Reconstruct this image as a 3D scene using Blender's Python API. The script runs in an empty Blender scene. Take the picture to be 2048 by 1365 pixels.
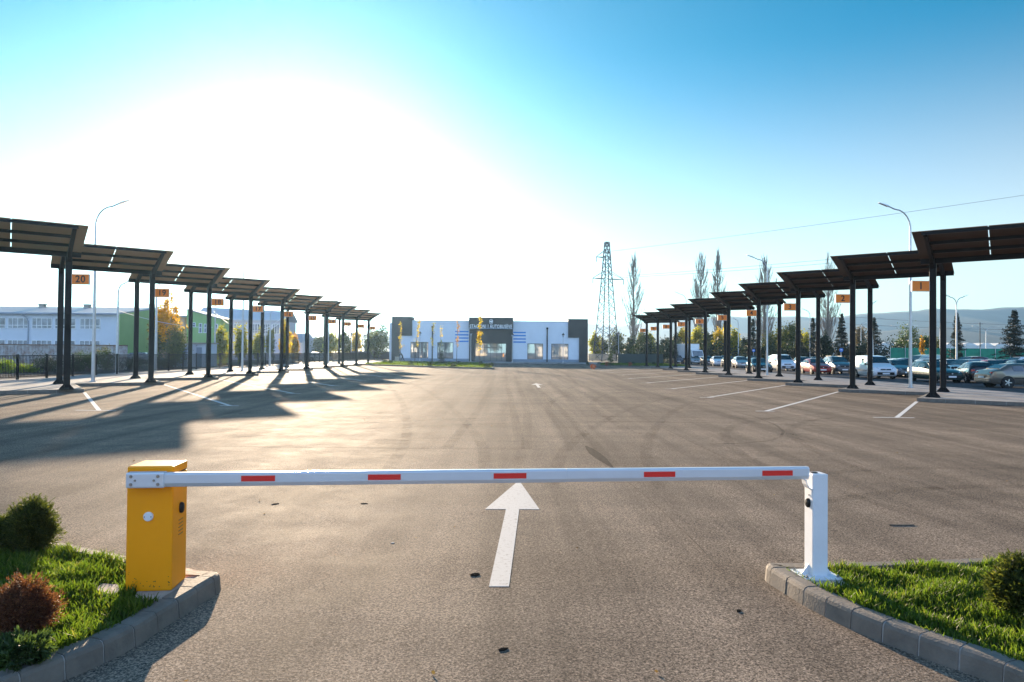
import bpy, bmesh, math, random
import numpy as np
from math import sin, cos, pi, radians as R, atan2, sqrt
from mathutils import Vector, Matrix

# ------------------------------------------------------------------ camera, sky, sun, exposure
scene = bpy.context.scene
COL = scene.collection
HC = 2.0
PITCH, ROLL, YAW = 0.0151, 0.0087, 0.0007
cam_d = bpy.data.cameras.new('camera'); cam = bpy.data.objects.new('camera', cam_d); COL.objects.link(cam)
cam_d.lens = 24.0; cam_d.sensor_width = 36.0; cam_d.clip_start = 0.05; cam_d.clip_end = 30000
CAMROT = (Matrix.Rotation(-YAW, 3, 'Z') @ Matrix.Rotation(pi/2 + PITCH, 3, 'X') @ Matrix.Rotation(ROLL, 3, 'Z'))
cam.matrix_world = Matrix.Translation((0, 0, HC)) @ CAMROT.to_4x4()
scene.camera = cam

SUN_EL, SUN_AZ = R(10.6), R(-17.2)            # azimuth measured from +Y towards +X
SUNV = Vector((cos(SUN_EL)*sin(SUN_AZ), cos(SUN_EL)*cos(SUN_AZ), sin(SUN_EL)))
world = bpy.data.worlds.new('World'); scene.world = world; world.use_nodes = True
wt = world.node_tree; wt.nodes.clear()
def wn(t): return wt.nodes.new(t)
w_out = wn('ShaderNodeOutputWorld'); w_bg = wn('ShaderNodeBackground')
w_sky = wn('ShaderNodeTexSky'); w_sky.sky_type = 'NISHITA'; w_sky.sun_disc = False
w_sky.sun_elevation = SUN_EL; w_sky.sun_rotation = SUN_AZ
w_sky.altitude = 500; w_sky.air_density = 1.0; w_sky.dust_density = 0.3; w_sky.ozone_density = 2.0
w_hs = wn('ShaderNodeHueSaturation'); w_hs.inputs['Saturation'].default_value = 1.0
w_tc = wn('ShaderNodeTexCoord')
w_dot = wn('ShaderNodeVectorMath'); w_dot.operation = 'DOT_PRODUCT'; w_dot.inputs[1].default_value = SUNV
w_nrm = wn('ShaderNodeVectorMath'); w_nrm.operation = 'NORMALIZE'
wt.links.new(w_tc.outputs['Generated'], w_nrm.inputs[0]); wt.links.new(w_nrm.outputs[0], w_dot.inputs[0])
w_cl = wn('ShaderNodeClamp'); wt.links.new(w_dot.outputs['Value'], w_cl.inputs['Value'])
def wpow(e, k):
    a = wn('ShaderNodeMath'); a.operation = 'POWER'; wt.links.new(w_cl.outputs[0], a.inputs[0]); a.inputs[1].default_value = e
    b = wn('ShaderNodeMath'); b.operation = 'MULTIPLY'; wt.links.new(a.outputs[0], b.inputs[0]); b.inputs[1].default_value = k
    return b
GLOW1, GLOW2 = wpow(15, .26), wpow(50, 2.2)
w_add = wn('ShaderNodeMath'); wt.links.new(GLOW1.outputs[0], w_add.inputs[0]); wt.links.new(GLOW2.outputs[0], w_add.inputs[1])
w_gl = wn('ShaderNodeVectorMath'); w_gl.operation = 'SCALE'; w_gl.inputs[0].default_value = (1.0, 0.97, 0.88)
wt.links.new(w_add.outputs[0], w_gl.inputs['Scale'])
w_sum = wn('ShaderNodeVectorMath'); w_sum.operation = 'ADD'
wt.links.new(w_sky.outputs[0], w_hs.inputs['Color'])
w_ti = wn('ShaderNodeVectorMath'); w_ti.operation = 'MULTIPLY'; w_ti.inputs[1].default_value = (0.0, 0.35, 0.43)
wt.links.new(w_hs.outputs[0], w_ti.inputs[0]); wt.links.new(w_ti.outputs[0], w_sum.inputs[0]); wt.links.new(w_gl.outputs[0], w_sum.inputs[1])
# bright haze low over the horizon, and a bluish glow added behind the viewer to brighten the shaded facade
w_sep = wn('ShaderNodeSeparateXYZ'); wt.links.new(w_nrm.outputs[0], w_sep.inputs[0])
def wmap(src, a, b, c, d, smooth=True):
    m_ = wn('ShaderNodeMapRange'); m_.interpolation_type = 'SMOOTHSTEP' if smooth else 'LINEAR'
    for i_, v_ in ((1,a),(2,b),(3,c),(4,d)): m_.inputs[i_].default_value = v_
    wt.links.new(src, m_.inputs[0]); return m_.outputs[0]
def wadd(base, fac, colr):
    v_ = wn('ShaderNodeVectorMath'); v_.operation = 'SCALE'; v_.inputs[0].default_value = colr; wt.links.new(fac, v_.inputs['Scale'])
    a_ = wn('ShaderNodeVectorMath'); a_.operation = 'ADD'; wt.links.new(base, a_.inputs[0]); wt.links.new(v_.outputs[0], a_.inputs[1]); return a_.outputs[0]
w_tot = wadd(w_sum.outputs[0], wmap(w_sep.outputs['Z'], .0, .42, 1, 0), (2.5, 1.45, 0.75))
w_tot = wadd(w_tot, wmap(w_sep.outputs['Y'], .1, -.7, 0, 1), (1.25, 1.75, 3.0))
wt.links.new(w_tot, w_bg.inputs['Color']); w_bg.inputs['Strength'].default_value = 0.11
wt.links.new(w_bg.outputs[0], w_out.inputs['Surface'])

sun_d = bpy.data.lights.new('sun', 'SUN'); sun = bpy.data.objects.new('sun', sun_d); COL.objects.link(sun)
sun_d.energy = 5.0; sun_d.angle = R(0.53); sun_d.color = (1.0, 0.78, 0.55)
sun.rotation_euler = SUNV.to_track_quat('Z', 'Y').to_euler(); sun.location = (0, 0, 60)

vs = scene.view_settings
vs.view_transform = 'Standard'; vs.look = 'None'; vs.gamma = 1.0; vs.use_curve_mapping = False; vs.exposure = 1.85
scene.render.engine = 'CYCLES'
scene.cycles.use_denoising = True
scene.cycles.max_bounces = 8; scene.cycles.transparent_max_bounces = 12; scene.cycles.volume_bounces = 0
scene.cycles.sample_clamp_indirect = 6.0
try: scene.cycles.denoiser = 'OPENIMAGEDENOISE'
except Exception: pass

# ------------------------------------------------------------------ helpers
rnd = random.Random(11)
F_PX = 1365.33
def ray(px, py):
    d = CAMROT @ Vector(((px-1024)/F_PX, -(py-682.5)/F_PX, -1)); return d
def at(px, py, z=0.0):
    "the point of the horizontal plane z that the photograph shows at px, py"
    d = ray(px, py); t = (z-HC)/d.z; return Vector((d.x*t, d.y*t, z))
def on(px, py, Y):
    "the point of the vertical plane y = Y seen at px, py"
    d = ray(px, py); t = Y/d.y; return Vector((d.x*t, Y, HC + d.z*t))

class MB:
    def __init__(s): s.v = []; s.f = []; s.m = []
    def add(s, vs_, fs, mi=0, M=None):
        b = len(s.v)
        for p in vs_:
            p = Vector(p); s.v.append(tuple(M @ p) if M is not None else tuple(p))
        for f in fs: s.f.append([b+i for i in f]); s.m.append(mi)
        return s
    def box(s, c, size, mi=0, rz=0, M=None):
        x, y, z = size[0]/2, size[1]/2, size[2]/2
        T = Matrix.Translation(c) @ Matrix.Rotation(rz, 4, 'Z')
        if M is not None: T = M @ T
        vs_ = [(-x,-y,-z),(x,-y,-z),(x,y,-z),(-x,y,-z),(-x,-y,z),(x,-y,z),(x,y,z),(-x,y,z)]
        return s.add(vs_, [(3,2,1,0),(4,5,6,7),(0,1,5,4),(1,2,6,5),(2,3,7,6),(3,0,4,7)], mi, T)
    def bar(s, p0, p1, w, h, mi=0, w1=None, h1=None, up=(0,0,1)):
        p0, p1 = Vector(p0), Vector(p1); d = (p1-p0).normalized()
        sd = d.cross(Vector(up))
        if sd.length < 1e-5: sd = d.cross(Vector((1,0,0)))
        sd.normalize(); u = sd.cross(d)
        vs_ = []
        for p, a, b in ((p0, w, h), (p1, w1 or w, h1 or h)):
            vs_ += [p-sd*a/2-u*b/2, p+sd*a/2-u*b/2, p+sd*a/2+u*b/2, p-sd*a/2+u*b/2]
        return s.add(vs_, [(3,2,1,0),(4,5,6,7),(0,1,5,4),(1,2,6,5),(2,3,7,6),(3,0,4,7)], mi)
    def tube(s, pts, rad, n=8, mi=0, cap=True):
        pts = [Vector(p) for p in pts]
        if not isinstance(rad, (list, tuple)): rad = [rad]*len(pts)
        b = len(s.v); prev = None
        for i, p in enumerate(pts):
            d = (pts[min(i+1, len(pts)-1)] - pts[max(i-1, 0)]).normalized()
            ref = prev if prev is not None else (Vector((1,0,0)) if abs(d.x) < .9 else Vector((0,1,0)))
            a = (ref - d*ref.dot(d)).normalized(); c = d.cross(a); prev = a
            for k in range(n):
                t = 2*pi*k/n; s.v.append(tuple(p + (a*cos(t)+c*sin(t))*rad[i]))
        for i in range(len(pts)-1):
            for k in range(n):
                k2 = (k+1) % n; s.f.append([b+i*n+k, b+i*n+k2, b+(i+1)*n+k2, b+(i+1)*n+k]); s.m.append(mi)
        if cap:
            s.f.append([b+k for k in reversed(range(n))]); s.m.append(mi)
            s.f.append([b+(len(pts)-1)*n+k for k in range(n)]); s.m.append(mi)
        return s
    def lathe(s, prof, n=16, mi=0, M=None):
        "prof: list of (radius, z)"
        vs_ = [(r*cos(2*pi*k/n), r*sin(2*pi*k/n), z) for r, z in prof for k in range(n)]
        fs = [(i*n+k, i*n+(k+1) % n, (i+1)*n+(k+1) % n, (i+1)*n+k) for i in range(len(prof)-1) for k in range(n)]
        fs += [tuple(reversed(range(n))), tuple((len(prof)-1)*n+k for k in range(n))]
        return s.add(vs_, fs, mi, M)
    def prism(s, poly, z0, z1, mi=0, M=None):
        n = len(poly)
        if sum(poly[i][0]*poly[(i+1)%n][1]-poly[(i+1)%n][0]*poly[i][1] for i in range(n)) < 0: poly = poly[::-1]
        vs_ = [(p[0], p[1], z0) for p in poly] + [(p[0], p[1], z1) for p in poly]
        fs = [tuple(reversed(range(n))), tuple(range(n, 2*n))] + [(i, (i+1) % n, n+(i+1) % n, n+i) for i in range(n)]
        return s.add(vs_, fs, mi, M)
    def build(s, name, mats, parent=None, smooth=False, bevel=0, loc=None, angle=35):
        me = bpy.data.meshes.new(name); me.from_pydata(s.v, [], s.f)
        mats = mats if isinstance(mats, (list, tuple)) else [mats]
        for m in mats: me.materials.append(m)
        if len(mats) > 1: me.polygons.foreach_set('material_index', s.m)
        o = bpy.data.objects.new(name, me); COL.objects.link(o)
        if smooth:
            me.polygons.foreach_set('use_smooth', [True]*len(me.polygons))
            try: me.set_sharp_from_angle(angle=R(angle))
            except Exception: pass
        if bevel:
            b = o.modifiers.new('bevel', 'BEVEL'); b.width = bevel; b.segments = 2; b.limit_method = 'ANGLE'
        me.update()
        if parent: o.parent = parent
        if loc is not None: o.location = loc
        return o

def np_mesh(name, V, F, mats, parent=None, mi=None):
    "quick mesh from arrays: V (n,3), F (m,k)"
    V = np.asarray(V, np.float32); F = np.asarray(F, np.int32); k = F.shape[1]
    me = bpy.data.meshes.new(name); me.vertices.add(len(V)); me.vertices.foreach_set('co', V.ravel())
    me.loops.add(F.size); me.loops.foreach_set('vertex_index', F.ravel())
    me.polygons.add(len(F)); me.polygons.foreach_set('loop_start', np.arange(0, F.size, k, dtype=np.int32))
    try: me.polygons.foreach_set('loop_total', np.full(len(F), k, np.int32))
    except Exception: pass
    for m in (mats if isinstance(mats, (list, tuple)) else [mats]): me.materials.append(m)
    if mi is not None: me.polygons.foreach_set('material_index', np.asarray(mi, np.int32))
    me.update(calc_edges=True); me.validate()
    o = bpy.data.objects.new(name, me); COL.objects.link(o)
    if parent: o.parent = parent
    return o

def thing(name, label, cat, loc=(0,0,0), rz=0, group=None):
    o = bpy.data.objects.new(name, None); COL.objects.link(o); o.empty_display_size = .2
    o.location = loc; o.rotation_euler = (0,0,rz); o['label'] = label; o['category'] = cat
    if group: o['group'] = group
    return o
def tag(o, label, cat, group=None, kind=None):
    o['label'] = label; o['category'] = cat
    if group: o['group'] = group
    if kind: o['kind'] = kind
    return o
def struct(o, label=None): 
    o['kind'] = 'structure'
    if label: o['label'] = label
    return o
def dup(root, loc, rz=0, label=None, scale=None):
    r = root.copy(); COL.objects.link(r); r.location = loc; r.rotation_euler = (0,0,rz)
    if label: r['label'] = label
    if scale: r.scale = (scale if isinstance(scale, tuple) else (scale,)*3)
    for ch in list(root.children):
        c = ch.copy(); COL.objects.link(c); c.parent = r
        for g in ch.children:
            d = g.copy(); COL.objects.link(d); d.parent = c
    return r
def text_mesh(name, txt, size, mat, parent, loc, rot, extrude=.01, off=0.0, align='CENTER', space=1.0, wscale=1.0):
    cu = bpy.data.curves.new(name, 'FONT'); cu.body = txt; cu.size = size; cu.extrude = extrude; cu.offset = off
    cu.align_x = align; cu.align_y = 'CENTER'; cu.space_character = space
    t = bpy.data.objects.new('t', cu); COL.objects.link(t)
    dg = bpy.context.evaluated_depsgraph_get(); dg.update()
    me = bpy.data.meshes.new_from_object(t.evaluated_get(dg)); bpy.data.objects.remove(t)
    me.name = name; me.materials.clear(); me.materials.append(mat)
    o = bpy.data.objects.new(name, me); COL.objects.link(o); o.location = loc; o.rotation_euler = rot; o.scale = (wscale,1,1)
    if parent: o.parent = parent
    return o

# ------------------------------------------------------------------ materials
def mat(name, col, rough=.6, metal=0.0, var=0.0, vscale=3.0, bump=0.0, bscale=40.0, spec=.5, col2=None, coat=0.0):
    m = bpy.data.materials.new(name); m.use_nodes = True; nt = m.node_tree; b = nt.nodes['Principled BSDF']
    b.inputs['Roughness'].default_value = rough; b.inputs['Metallic'].default_value = metal
    b.inputs['Specular IOR Level'].default_value = spec; b.inputs['Coat Weight'].default_value = coat
    b.inputs['Base Color'].default_value = (*col, 1)
    if var or col2 or bump:
        tc = nt.nodes.new('ShaderNodeTexCoord')
    if var or col2:
        n = nt.nodes.new('ShaderNodeTexNoise'); n.inputs['Scale'].default_value = vscale; n.inputs['Detail'].default_value = 6
        n.inputs['Roughness'].default_value = .65
        nt.links.new(tc.outputs['Object'], n.inputs['Vector'])
        r = nt.nodes.new('ShaderNodeValToRGB'); r.color_ramp.elements[0].position = .3; r.color_ramp.elements[1].position = .7
        c2 = col2 or tuple(c*(1+var) for c in col)
        r.color_ramp.elements[0].color = (*[c*(1-var) for c in col], 1); r.color_ramp.elements[1].color = (*c2, 1)
        nt.links.new(n.outputs['Fac'], r.inputs[0]); nt.links.new(r.outputs[0], b.inputs['Base Color'])
    if bump:
        n = nt.nodes.new('ShaderNodeTexNoise'); n.inputs['Scale'].default_value = bscale; n.inputs['Detail'].default_value = 5
        nt.links.new(tc.outputs['Object'], n.inputs['Vector'])
        bp = nt.nodes.new('ShaderNodeBump'); bp.inputs['Strength'].default_value = bump; bp.inputs['Distance'].default_value = .02
        nt.links.new(n.outputs['Fac'], bp.inputs['Height']); nt.links.new(bp.outputs[0], b.inputs['Normal'])
    return m

def leaf_mat(name, c1, c2, trans=.45, c3=None, rough=.55):
    "leaves: colour differs per leaf, light passes through"
    m = bpy.data.materials.new(name); m.use_nodes = True; nt = m.node_tree; nt.nodes.clear()
    out = nt.nodes.new('ShaderNodeOutputMaterial'); g = nt.nodes.new('ShaderNodeNewGeometry')
    r = nt.nodes.new('ShaderNodeValToRGB'); e = r.color_ramp.elements
    e[0].color = (*c1,1); e[1].color = (*c2,1)
    if c3: x = e.new(.85); x.color = (*c2,1); e[2].color = (*c3,1)
    nt.links.new(g.outputs['Random Per Island'], r.inputs[0])
    p = nt.nodes.new('ShaderNodeBsdfPrincipled'); p.inputs['Roughness'].default_value = rough; p.inputs['Specular IOR Level'].default_value = .35
    t = nt.nodes.new('ShaderNodeBsdfTranslucent'); mx = nt.nodes.new('ShaderNodeMixShader'); mx.inputs[0].default_value = trans
    nt.links.new(r.outputs[0], p.inputs['Base Color'])
    br = nt.nodes.new('ShaderNodeMixRGB'); br.blend_type = 'MULTIPLY'; br.inputs[0].default_value = 1; br.inputs[2].default_value = (1.5,1.6,.9,1)
    nt.links.new(r.outputs[0], br.inputs[1]); nt.links.new(br.outputs[0], t.inputs['Color'])
    nt.links.new(p.outputs[0], mx.inputs[1]); nt.links.new(t.outputs[0], mx.inputs[2]); nt.links.new(mx.outputs[0], out.inputs[0])
    return m

def asphalt_mat(name, dark, light, rough=.82, streak=.8, speck=1.35):
    m = bpy.data.materials.new(name); m.use_nodes = True; nt = m.node_tree; b = nt.nodes['Principled BSDF']; L = nt.links
    tc = nt.nodes.new('ShaderNodeTexCoord')
    def noise(scale, detail=4, mp=None, rough_=.6):
        n = nt.nodes.new('ShaderNodeTexNoise'); n.inputs['Scale'].default_value = scale; n.inputs['Detail'].default_value = detail
        n.inputs['Roughness'].default_value = rough_
        if mp:
            q = nt.nodes.new('ShaderNodeMapping'); q.inputs['Scale'].default_value = mp; L.new(tc.outputs['Object'], q.inputs[0]); L.new(q.outputs[0], n.inputs['Vector'])
        else: L.new(tc.outputs['Object'], n.inputs['Vector'])
        return n.outputs['Fac']
    def ramp(src, p0, p1, v0, v1):
        r = nt.nodes.new('ShaderNodeMapRange'); r.inputs[1].default_value = p0; r.inputs[2].default_value = p1; r.inputs[3].default_value = v0; r.inputs[4].default_value = v1
        L.new(src, r.inputs[0]); return r.outputs[0]
    def mul(a, c):
        q = nt.nodes.new('ShaderNodeMath'); q.operation = 'MULTIPLY'; L.new(a, q.inputs[0]); L.new(c, q.inputs[1]); return q.outputs[0]
    big = noise(.16, 5); mid = noise(1.1, 6, None, .7); st = noise(1.0, 5, (1.1, .045, 1)); fine = noise(46, 3, None, .75)
    cross = noise(1.0, 4, (.07, .9, 1))
    v = nt.nodes.new('ShaderNodeTexVoronoi'); v.inputs['Scale'].default_value = 100; L.new(tc.outputs['Object'], v.inputs['Vector'])
    bw = nt.nodes.new('ShaderNodeSeparateColor'); L.new(v.outputs['Color'], bw.inputs[0])
    f = mul(ramp(big, .3, .7, .74, 1.2), ramp(mid, .3, .7, .82, 1.16))
    f = mul(f, ramp(st, .35, .68, 1-.45*streak, 1+.45*streak)); f = mul(f, ramp(cross, .35, .7, 1-.16*streak, 1+.2*streak))
    f = mul(f, ramp(fine, .3, .7, 1-.55*speck, 1+.5*speck)); f = mul(f, ramp(bw.outputs[0], 0, 1, 1-.55*speck, 1+.5*speck))
    mx = nt.nodes.new('ShaderNodeMixRGB'); mx.inputs[1].default_value = (*dark,1); mx.inputs[2].default_value = (*light,1)
    L.new(ramp(f, .1, 2.2, 0, 1), mx.inputs[0]); L.new(mx.outputs[0], b.inputs['Base Color'])
    L.new(ramp(mid, .3, .7, rough-.07, rough+.08), b.inputs['Roughness']); b.inputs['Specular IOR Level'].default_value = .03
    bp = nt.nodes.new('ShaderNodeBump'); bp.inputs['Strength'].default_value = .55; bp.inputs['Distance'].default_value = .006
    ad = nt.nodes.new('ShaderNodeMath'); L.new(fine, ad.inputs[0]); L.new(bw.outputs[1], ad.inputs[1])
    L.new(ad.outputs[0], bp.inputs['Height']); L.new(bp.outputs[0], b.inputs['Normal'])
    return m

def paver_mat(name, c1, c2, mortar, bw=.4, bh=.2, rough=.75):
    m = bpy.data.materials.new(name); m.use_nodes = True; nt = m.node_tree; b = nt.nodes['Principled BSDF']; L = nt.links
    tc = nt.nodes.new('ShaderNodeTexCoord'); br = nt.nodes.new('ShaderNodeTexBrick')
    br.inputs['Color1'].default_value = (*c1,1); br.inputs['Color2'].default_value = (*c2,1); br.inputs['Mortar'].default_value = (*mortar,1)
    br.inputs['Scale'].default_value = 1; br.inputs['Brick Width'].default_value = bw; br.inputs['Row Height'].default_value = bh; br.inputs['Mortar Size'].default_value = .012
    L.new(tc.outputs['Object'], br.inputs['Vector'])
    n = nt.nodes.new('ShaderNodeTexNoise'); n.inputs['Scale'].default_value = 1.3; n.inputs['Detail'].default_value = 8; L.new(tc.outputs['Object'], n.inputs['Vector'])
    r = nt.nodes.new('ShaderNodeMapRange'); r.inputs[1].default_value = .3; r.inputs[2].default_value = .7; r.inputs[3].default_value = .7; r.inputs[4].default_value = 1.2; L.new(n.outputs['Fac'], r.inputs[0])
    mx = nt.nodes.new('ShaderNodeVectorMath'); mx.operation = 'SCALE'; L.new(br.outputs['Color'], mx.inputs[0]); L.new(r.outputs[0], mx.inputs['Scale'])
    L.new(mx.outputs[0], b.inputs['Base Color']); b.inputs['Roughness'].default_value = rough; b.inputs['Specular IOR Level'].default_value = .12
    return m

def worn_paint_mat(name, col, under, amount=.42, scale=26):
    m = bpy.data.materials.new(name); m.use_nodes = True; nt = m.node_tree; b = nt.nodes['Principled BSDF']; L = nt.links
    tc = nt.nodes.new('ShaderNodeTexCoord'); n = nt.nodes.new('ShaderNodeTexNoise'); n.inputs['Scale'].default_value = scale; n.inputs['Detail'].default_value = 8; n.inputs['Roughness'].default_value = .8
    L.new(tc.outputs['Object'], n.inputs['Vector'])
    r = nt.nodes.new('ShaderNodeValToRGB'); r.color_ramp.elements[0].position = amount-.06; r.color_ramp.elements[1].position = amount+.06
    r.color_ramp.elements[0].color = (*under,1); r.color_ramp.elements[1].color = (*col,1)
    L.new(n.outputs['Fac'], r.inputs[0]); L.new(r.outputs[0], b.inputs['Base Color']); b.inputs['Roughness'].default_value = .8; b.inputs['Specular IOR Level'].default_value = .08
    return m

def glass_mat(name, tint=(.02,.025,.03), rough=.03, metal=0.0):
    m = bpy.data.materials.new(name); m.use_nodes = True; b = m.node_tree.nodes['Principled BSDF']
    b.inputs['Base Color'].default_value = (*tint,1); b.inputs['Roughness'].default_value = rough; b.inputs['Specular IOR Level'].default_value = 1.0
    b.inputs['IOR'].default_value = 1.8; b.inputs['Metallic'].default_value = metal
    return m

M = {}
M['asphalt'] = asphalt_mat('asphalt', (.045,.037,.030), (.44,.345,.26))
M['road'] = asphalt_mat('road_asphalt', (.05,.05,.052), (.15,.15,.152), streak=.25, speck=.4)
M['dirt'] = mat('dry_ground', (.10,.10,.05), .9, var=.5, vscale=.2, col2=(.16,.14,.09))
M['pavers'] = paver_mat('concrete_pavers', (.30,.29,.28), (.35,.335,.32), (.17,.165,.16))
M['kerb'] = mat('kerb_concrete', (.17,.145,.12), .8, var=.22, vscale=7, bump=.25, bscale=60)
M['mortar'] = mat('kerb_mortar', (.40,.38,.35), .9, var=.2, vscale=20)
M['concrete'] = mat('cast_concrete', (.36,.32,.27), .9, var=.25, vscale=9, bump=.4, bscale=50)
M['paint'] = worn_paint_mat('road_paint_white', (.52,.505,.48), (.24,.20,.16), .40, 22)
M['paint_thin'] = worn_paint_mat('bay_line_paint', (.60,.585,.56), (.22,.18,.145), .38, 9)
M['soil'] = mat('soil', (.035,.028,.02), .95, var=.4, vscale=8)
M['steel'] = mat('anthracite_steel', (.010,.0095,.0095), .5, 0, var=.15, vscale=2, spec=.18)
M['lattice'] = mat('weathered_lattice_steel', (.045,.05,.06), .7)
M['galv'] = mat('galvanised_steel', (.50,.52,.55), .38, .75, var=.12, vscale=4)
M['yellow'] = mat('yellow_enamel', (.98,.34,.004), .5, var=.03, vscale=2, spec=.25)
M['yellow_top'] = mat('yellow_enamel_faded', (.80,.40,.05), .4)
M['alu'] = mat('white_aluminium', (.66,.68,.72), .33, .25, var=.04, vscale=3)
M['white_metal'] = mat('white_powder_coat', (.72,.73,.75), .42, var=.05, vscale=5)
M['red'] = mat('red_reflective_tape', (.75,.025,.018), .4)
M['black'] = mat('black_plastic', (.012,.012,.013), .45, spec=.25)
M['bolt'] = mat('zinc_bolt', (.35,.34,.33), .35, .9)
M['orange'] = mat('orange_sign_face', (.97,.27,.03), .5)
M['sign_back'] = mat('white_sign_rim', (.75,.74,.72), .5)
M['ink'] = mat('black_lettering', (.01,.01,.012), .5)
M['white_wall'] = mat('white_render', (.66,.69,.74), .85, var=.04, vscale=.8)
M['dark_panel'] = mat('charcoal_cladding', (.032,.030,.029), .75, var=.1, vscale=1)
M['blue'] = mat('blue_stripe_paint', (.02,.20,.56), .6)
M['plinth'] = mat('grey_blue_plinth', (.20,.25,.31), .8)
M['letter'] = mat('white_letters', (.85,.85,.85), .5)
M['glass'] = glass_mat('window_glass', (.42,.43,.43), .015, .6)
M['car_glass'] = glass_mat('car_glass', (.012,.016,.018))
M['frame_dark'] = mat('dark_window_frame', (.03,.03,.032), .5)
M['tyre'] = mat('tyre_rubber', (.018,.018,.018), .8)
M['rim'] = mat('wheel_rim', (.42,.43,.45), .3, .8)
M['lamp_glass'] = mat('headlamp_lens', (.55,.58,.62), .12, .3, coat=.8)
M['tail'] = mat('tail_lamp_lens', (.40,.015,.015), .2, coat=.7)
M['plate'] = mat('number_plate', (.72,.73,.74), .5)
M['bark'] = mat('bark', (.10,.075,.055), .9, var=.3, vscale=6)
M['bark_grey'] = mat('grey_poplar_bark', (.22,.18,.15), .9, var=.25, vscale=3)
M['green_wall'] = mat('green_render', (.30,.46,.17), .85, var=.06, vscale=.5)
M['grey_roof'] = mat('grey_sheet_roof', (.27,.31,.38), .5, .2, var=.1, vscale=.6)
M['lilac_wall'] = mat('pale_grey_wall', (.50,.50,.58), .85, var=.05, vscale=.5)
M['peach'] = mat('peach_render', (.62,.40,.30), .85)
M['rust_panel'] = mat('rusty_white_sheet', (.20,.10,.06), .7, col2=(.52,.53,.54), vscale=1.6)
M['cable'] = mat('cable', (.10,.10,.11), .6)
M['cable_white'] = mat('white_cable', (.8,.8,.82), .5)
M['skin'] = mat('skin', (.45,.27,.19), .6)
M['cloth_dark'] = mat('dark_cloth', (.02,.021,.026), .85)
M['hair'] = mat('dark_hair', (.012,.009,.008), .7)
M['hill'] = mat('hill_scrub', (.045,.065,.06), .95, col2=(.085,.095,.08), vscale=.004)
M['greenhouse'] = mat('greenhouse_film', (.62,.62,.60), .5, var=.08, vscale=.3)
M['green_mesh'] = mat('green_mesh_sheet', (.02,.22,.13), .8, var=.3, vscale=.6)
M['wood_fence'] = mat('weathered_boards', (.33,.29,.24), .9, var=.3, vscale=3)

# canopy sheet: bronze polycarbonate, passes a little light
def poly_mat():
    m = bpy.data.materials.new('bronze_polycarbonate'); m.use_nodes = True; nt = m.node_tree; nt.nodes.clear(); L = nt.links
    out = nt.nodes.new('ShaderNodeOutputMaterial')
    p = nt.nodes.new('ShaderNodeBsdfPrincipled'); p.inputs['Base Color'].default_value = (.026,.016,.011,1); p.inputs['Roughness'].default_value = .4; p.inputs['Specular IOR Level'].default_value = .25
    rf = nt.nodes.new('ShaderNodeBsdfRefraction'); rf.inputs['Color'].default_value = (.50,.22,.11,1); rf.inputs['Roughness'].default_value = .5; rf.inputs['IOR'].default_value = 1.25
    tl = nt.nodes.new('ShaderNodeBsdfTranslucent'); tl.inputs['Color'].default_value = (.10,.07,.055,1)
    a = nt.nodes.new('ShaderNodeMixShader'); a.inputs[0].default_value = .2; L.new(rf.outputs[0], a.inputs[1]); L.new(tl.outputs[0], a.inputs[2])
    b = nt.nodes.new('ShaderNodeMixShader'); b.inputs[0].default_value = .55; L.new(p.outputs[0], b.inputs[1]); L.new(a.outputs[0], b.inputs[2])
    L.new(b.outputs[0], out.inputs[0]); return m
def clear_mat():
    m = bpy.data.materials.new('clear_bronze_skin'); m.use_nodes = True; nt = m.node_tree; nt.nodes.clear(); L = nt.links
    out = nt.nodes.new('ShaderNodeOutputMaterial'); t = nt.nodes.new('ShaderNodeBsdfTransparent'); t.inputs['Color'].default_value = (.75,.62,.52,1)
    g = nt.nodes.new('ShaderNodeBsdfGlossy'); g.inputs['Roughness'].default_value = .2; g.inputs['Color'].default_value = (.6,.55,.5,1)
    x = nt.nodes.new('ShaderNodeMixShader'); x.inputs[0].default_value = .12; L.new(t.outputs[0], x.inputs[1]); L.new(g.outputs[0], x.inputs[2]); L.new(x.outputs[0], out.inputs[0])
    return m
M['poly'] = poly_mat(); M['poly_top'] = clear_mat()

# ------------------------------------------------------------------ ground and paving
def sheet(name, poly, z, m, thick=.02):
    return struct(MB().prism(poly, z-thick, z).build(name, m))
gr = MB(); gr.prism([(-9000,-600),(9000,-600),(9000,9000),(-9000,9000)], -.6, -.03); struct(gr.build('ground', M['dirt']))
sheet('asphalt_lot', [(-29,-40),(26,-40),(26,140),(-29,140)], 0.0, M['asphalt'], .2)
sheet('service_road', [(26,-40),(95,-40),(95,146),(26,146)], -.004, M['road'], .2)
sheet('side_street', [(-41,-40),(-29.0,-40),(-29.0,160),(-41,160)], .03, M['road'], .2)
sheet('school_yard', [(-140,20),(-41,20),(-41,170),(-140,170)], -.01, mat('yard_gravel', (.20,.19,.17), .95, var=.3, vscale=.5), .02)
STEP = 7.026; UX, UY, LK = .806, .592, 4.16
XR, YR, XL, YL = 18.45, 29.875, -19.59, 30.126
def corner(side, k):
    return Vector((17.386, 29.262+STEP*k)) if side > 0 else Vector((-19.08, 30.565+STEP*k))
def tooth(side, k):
    c = corner(side, k); return c + Vector((side*UX*LK, -UY*LK))
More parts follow.
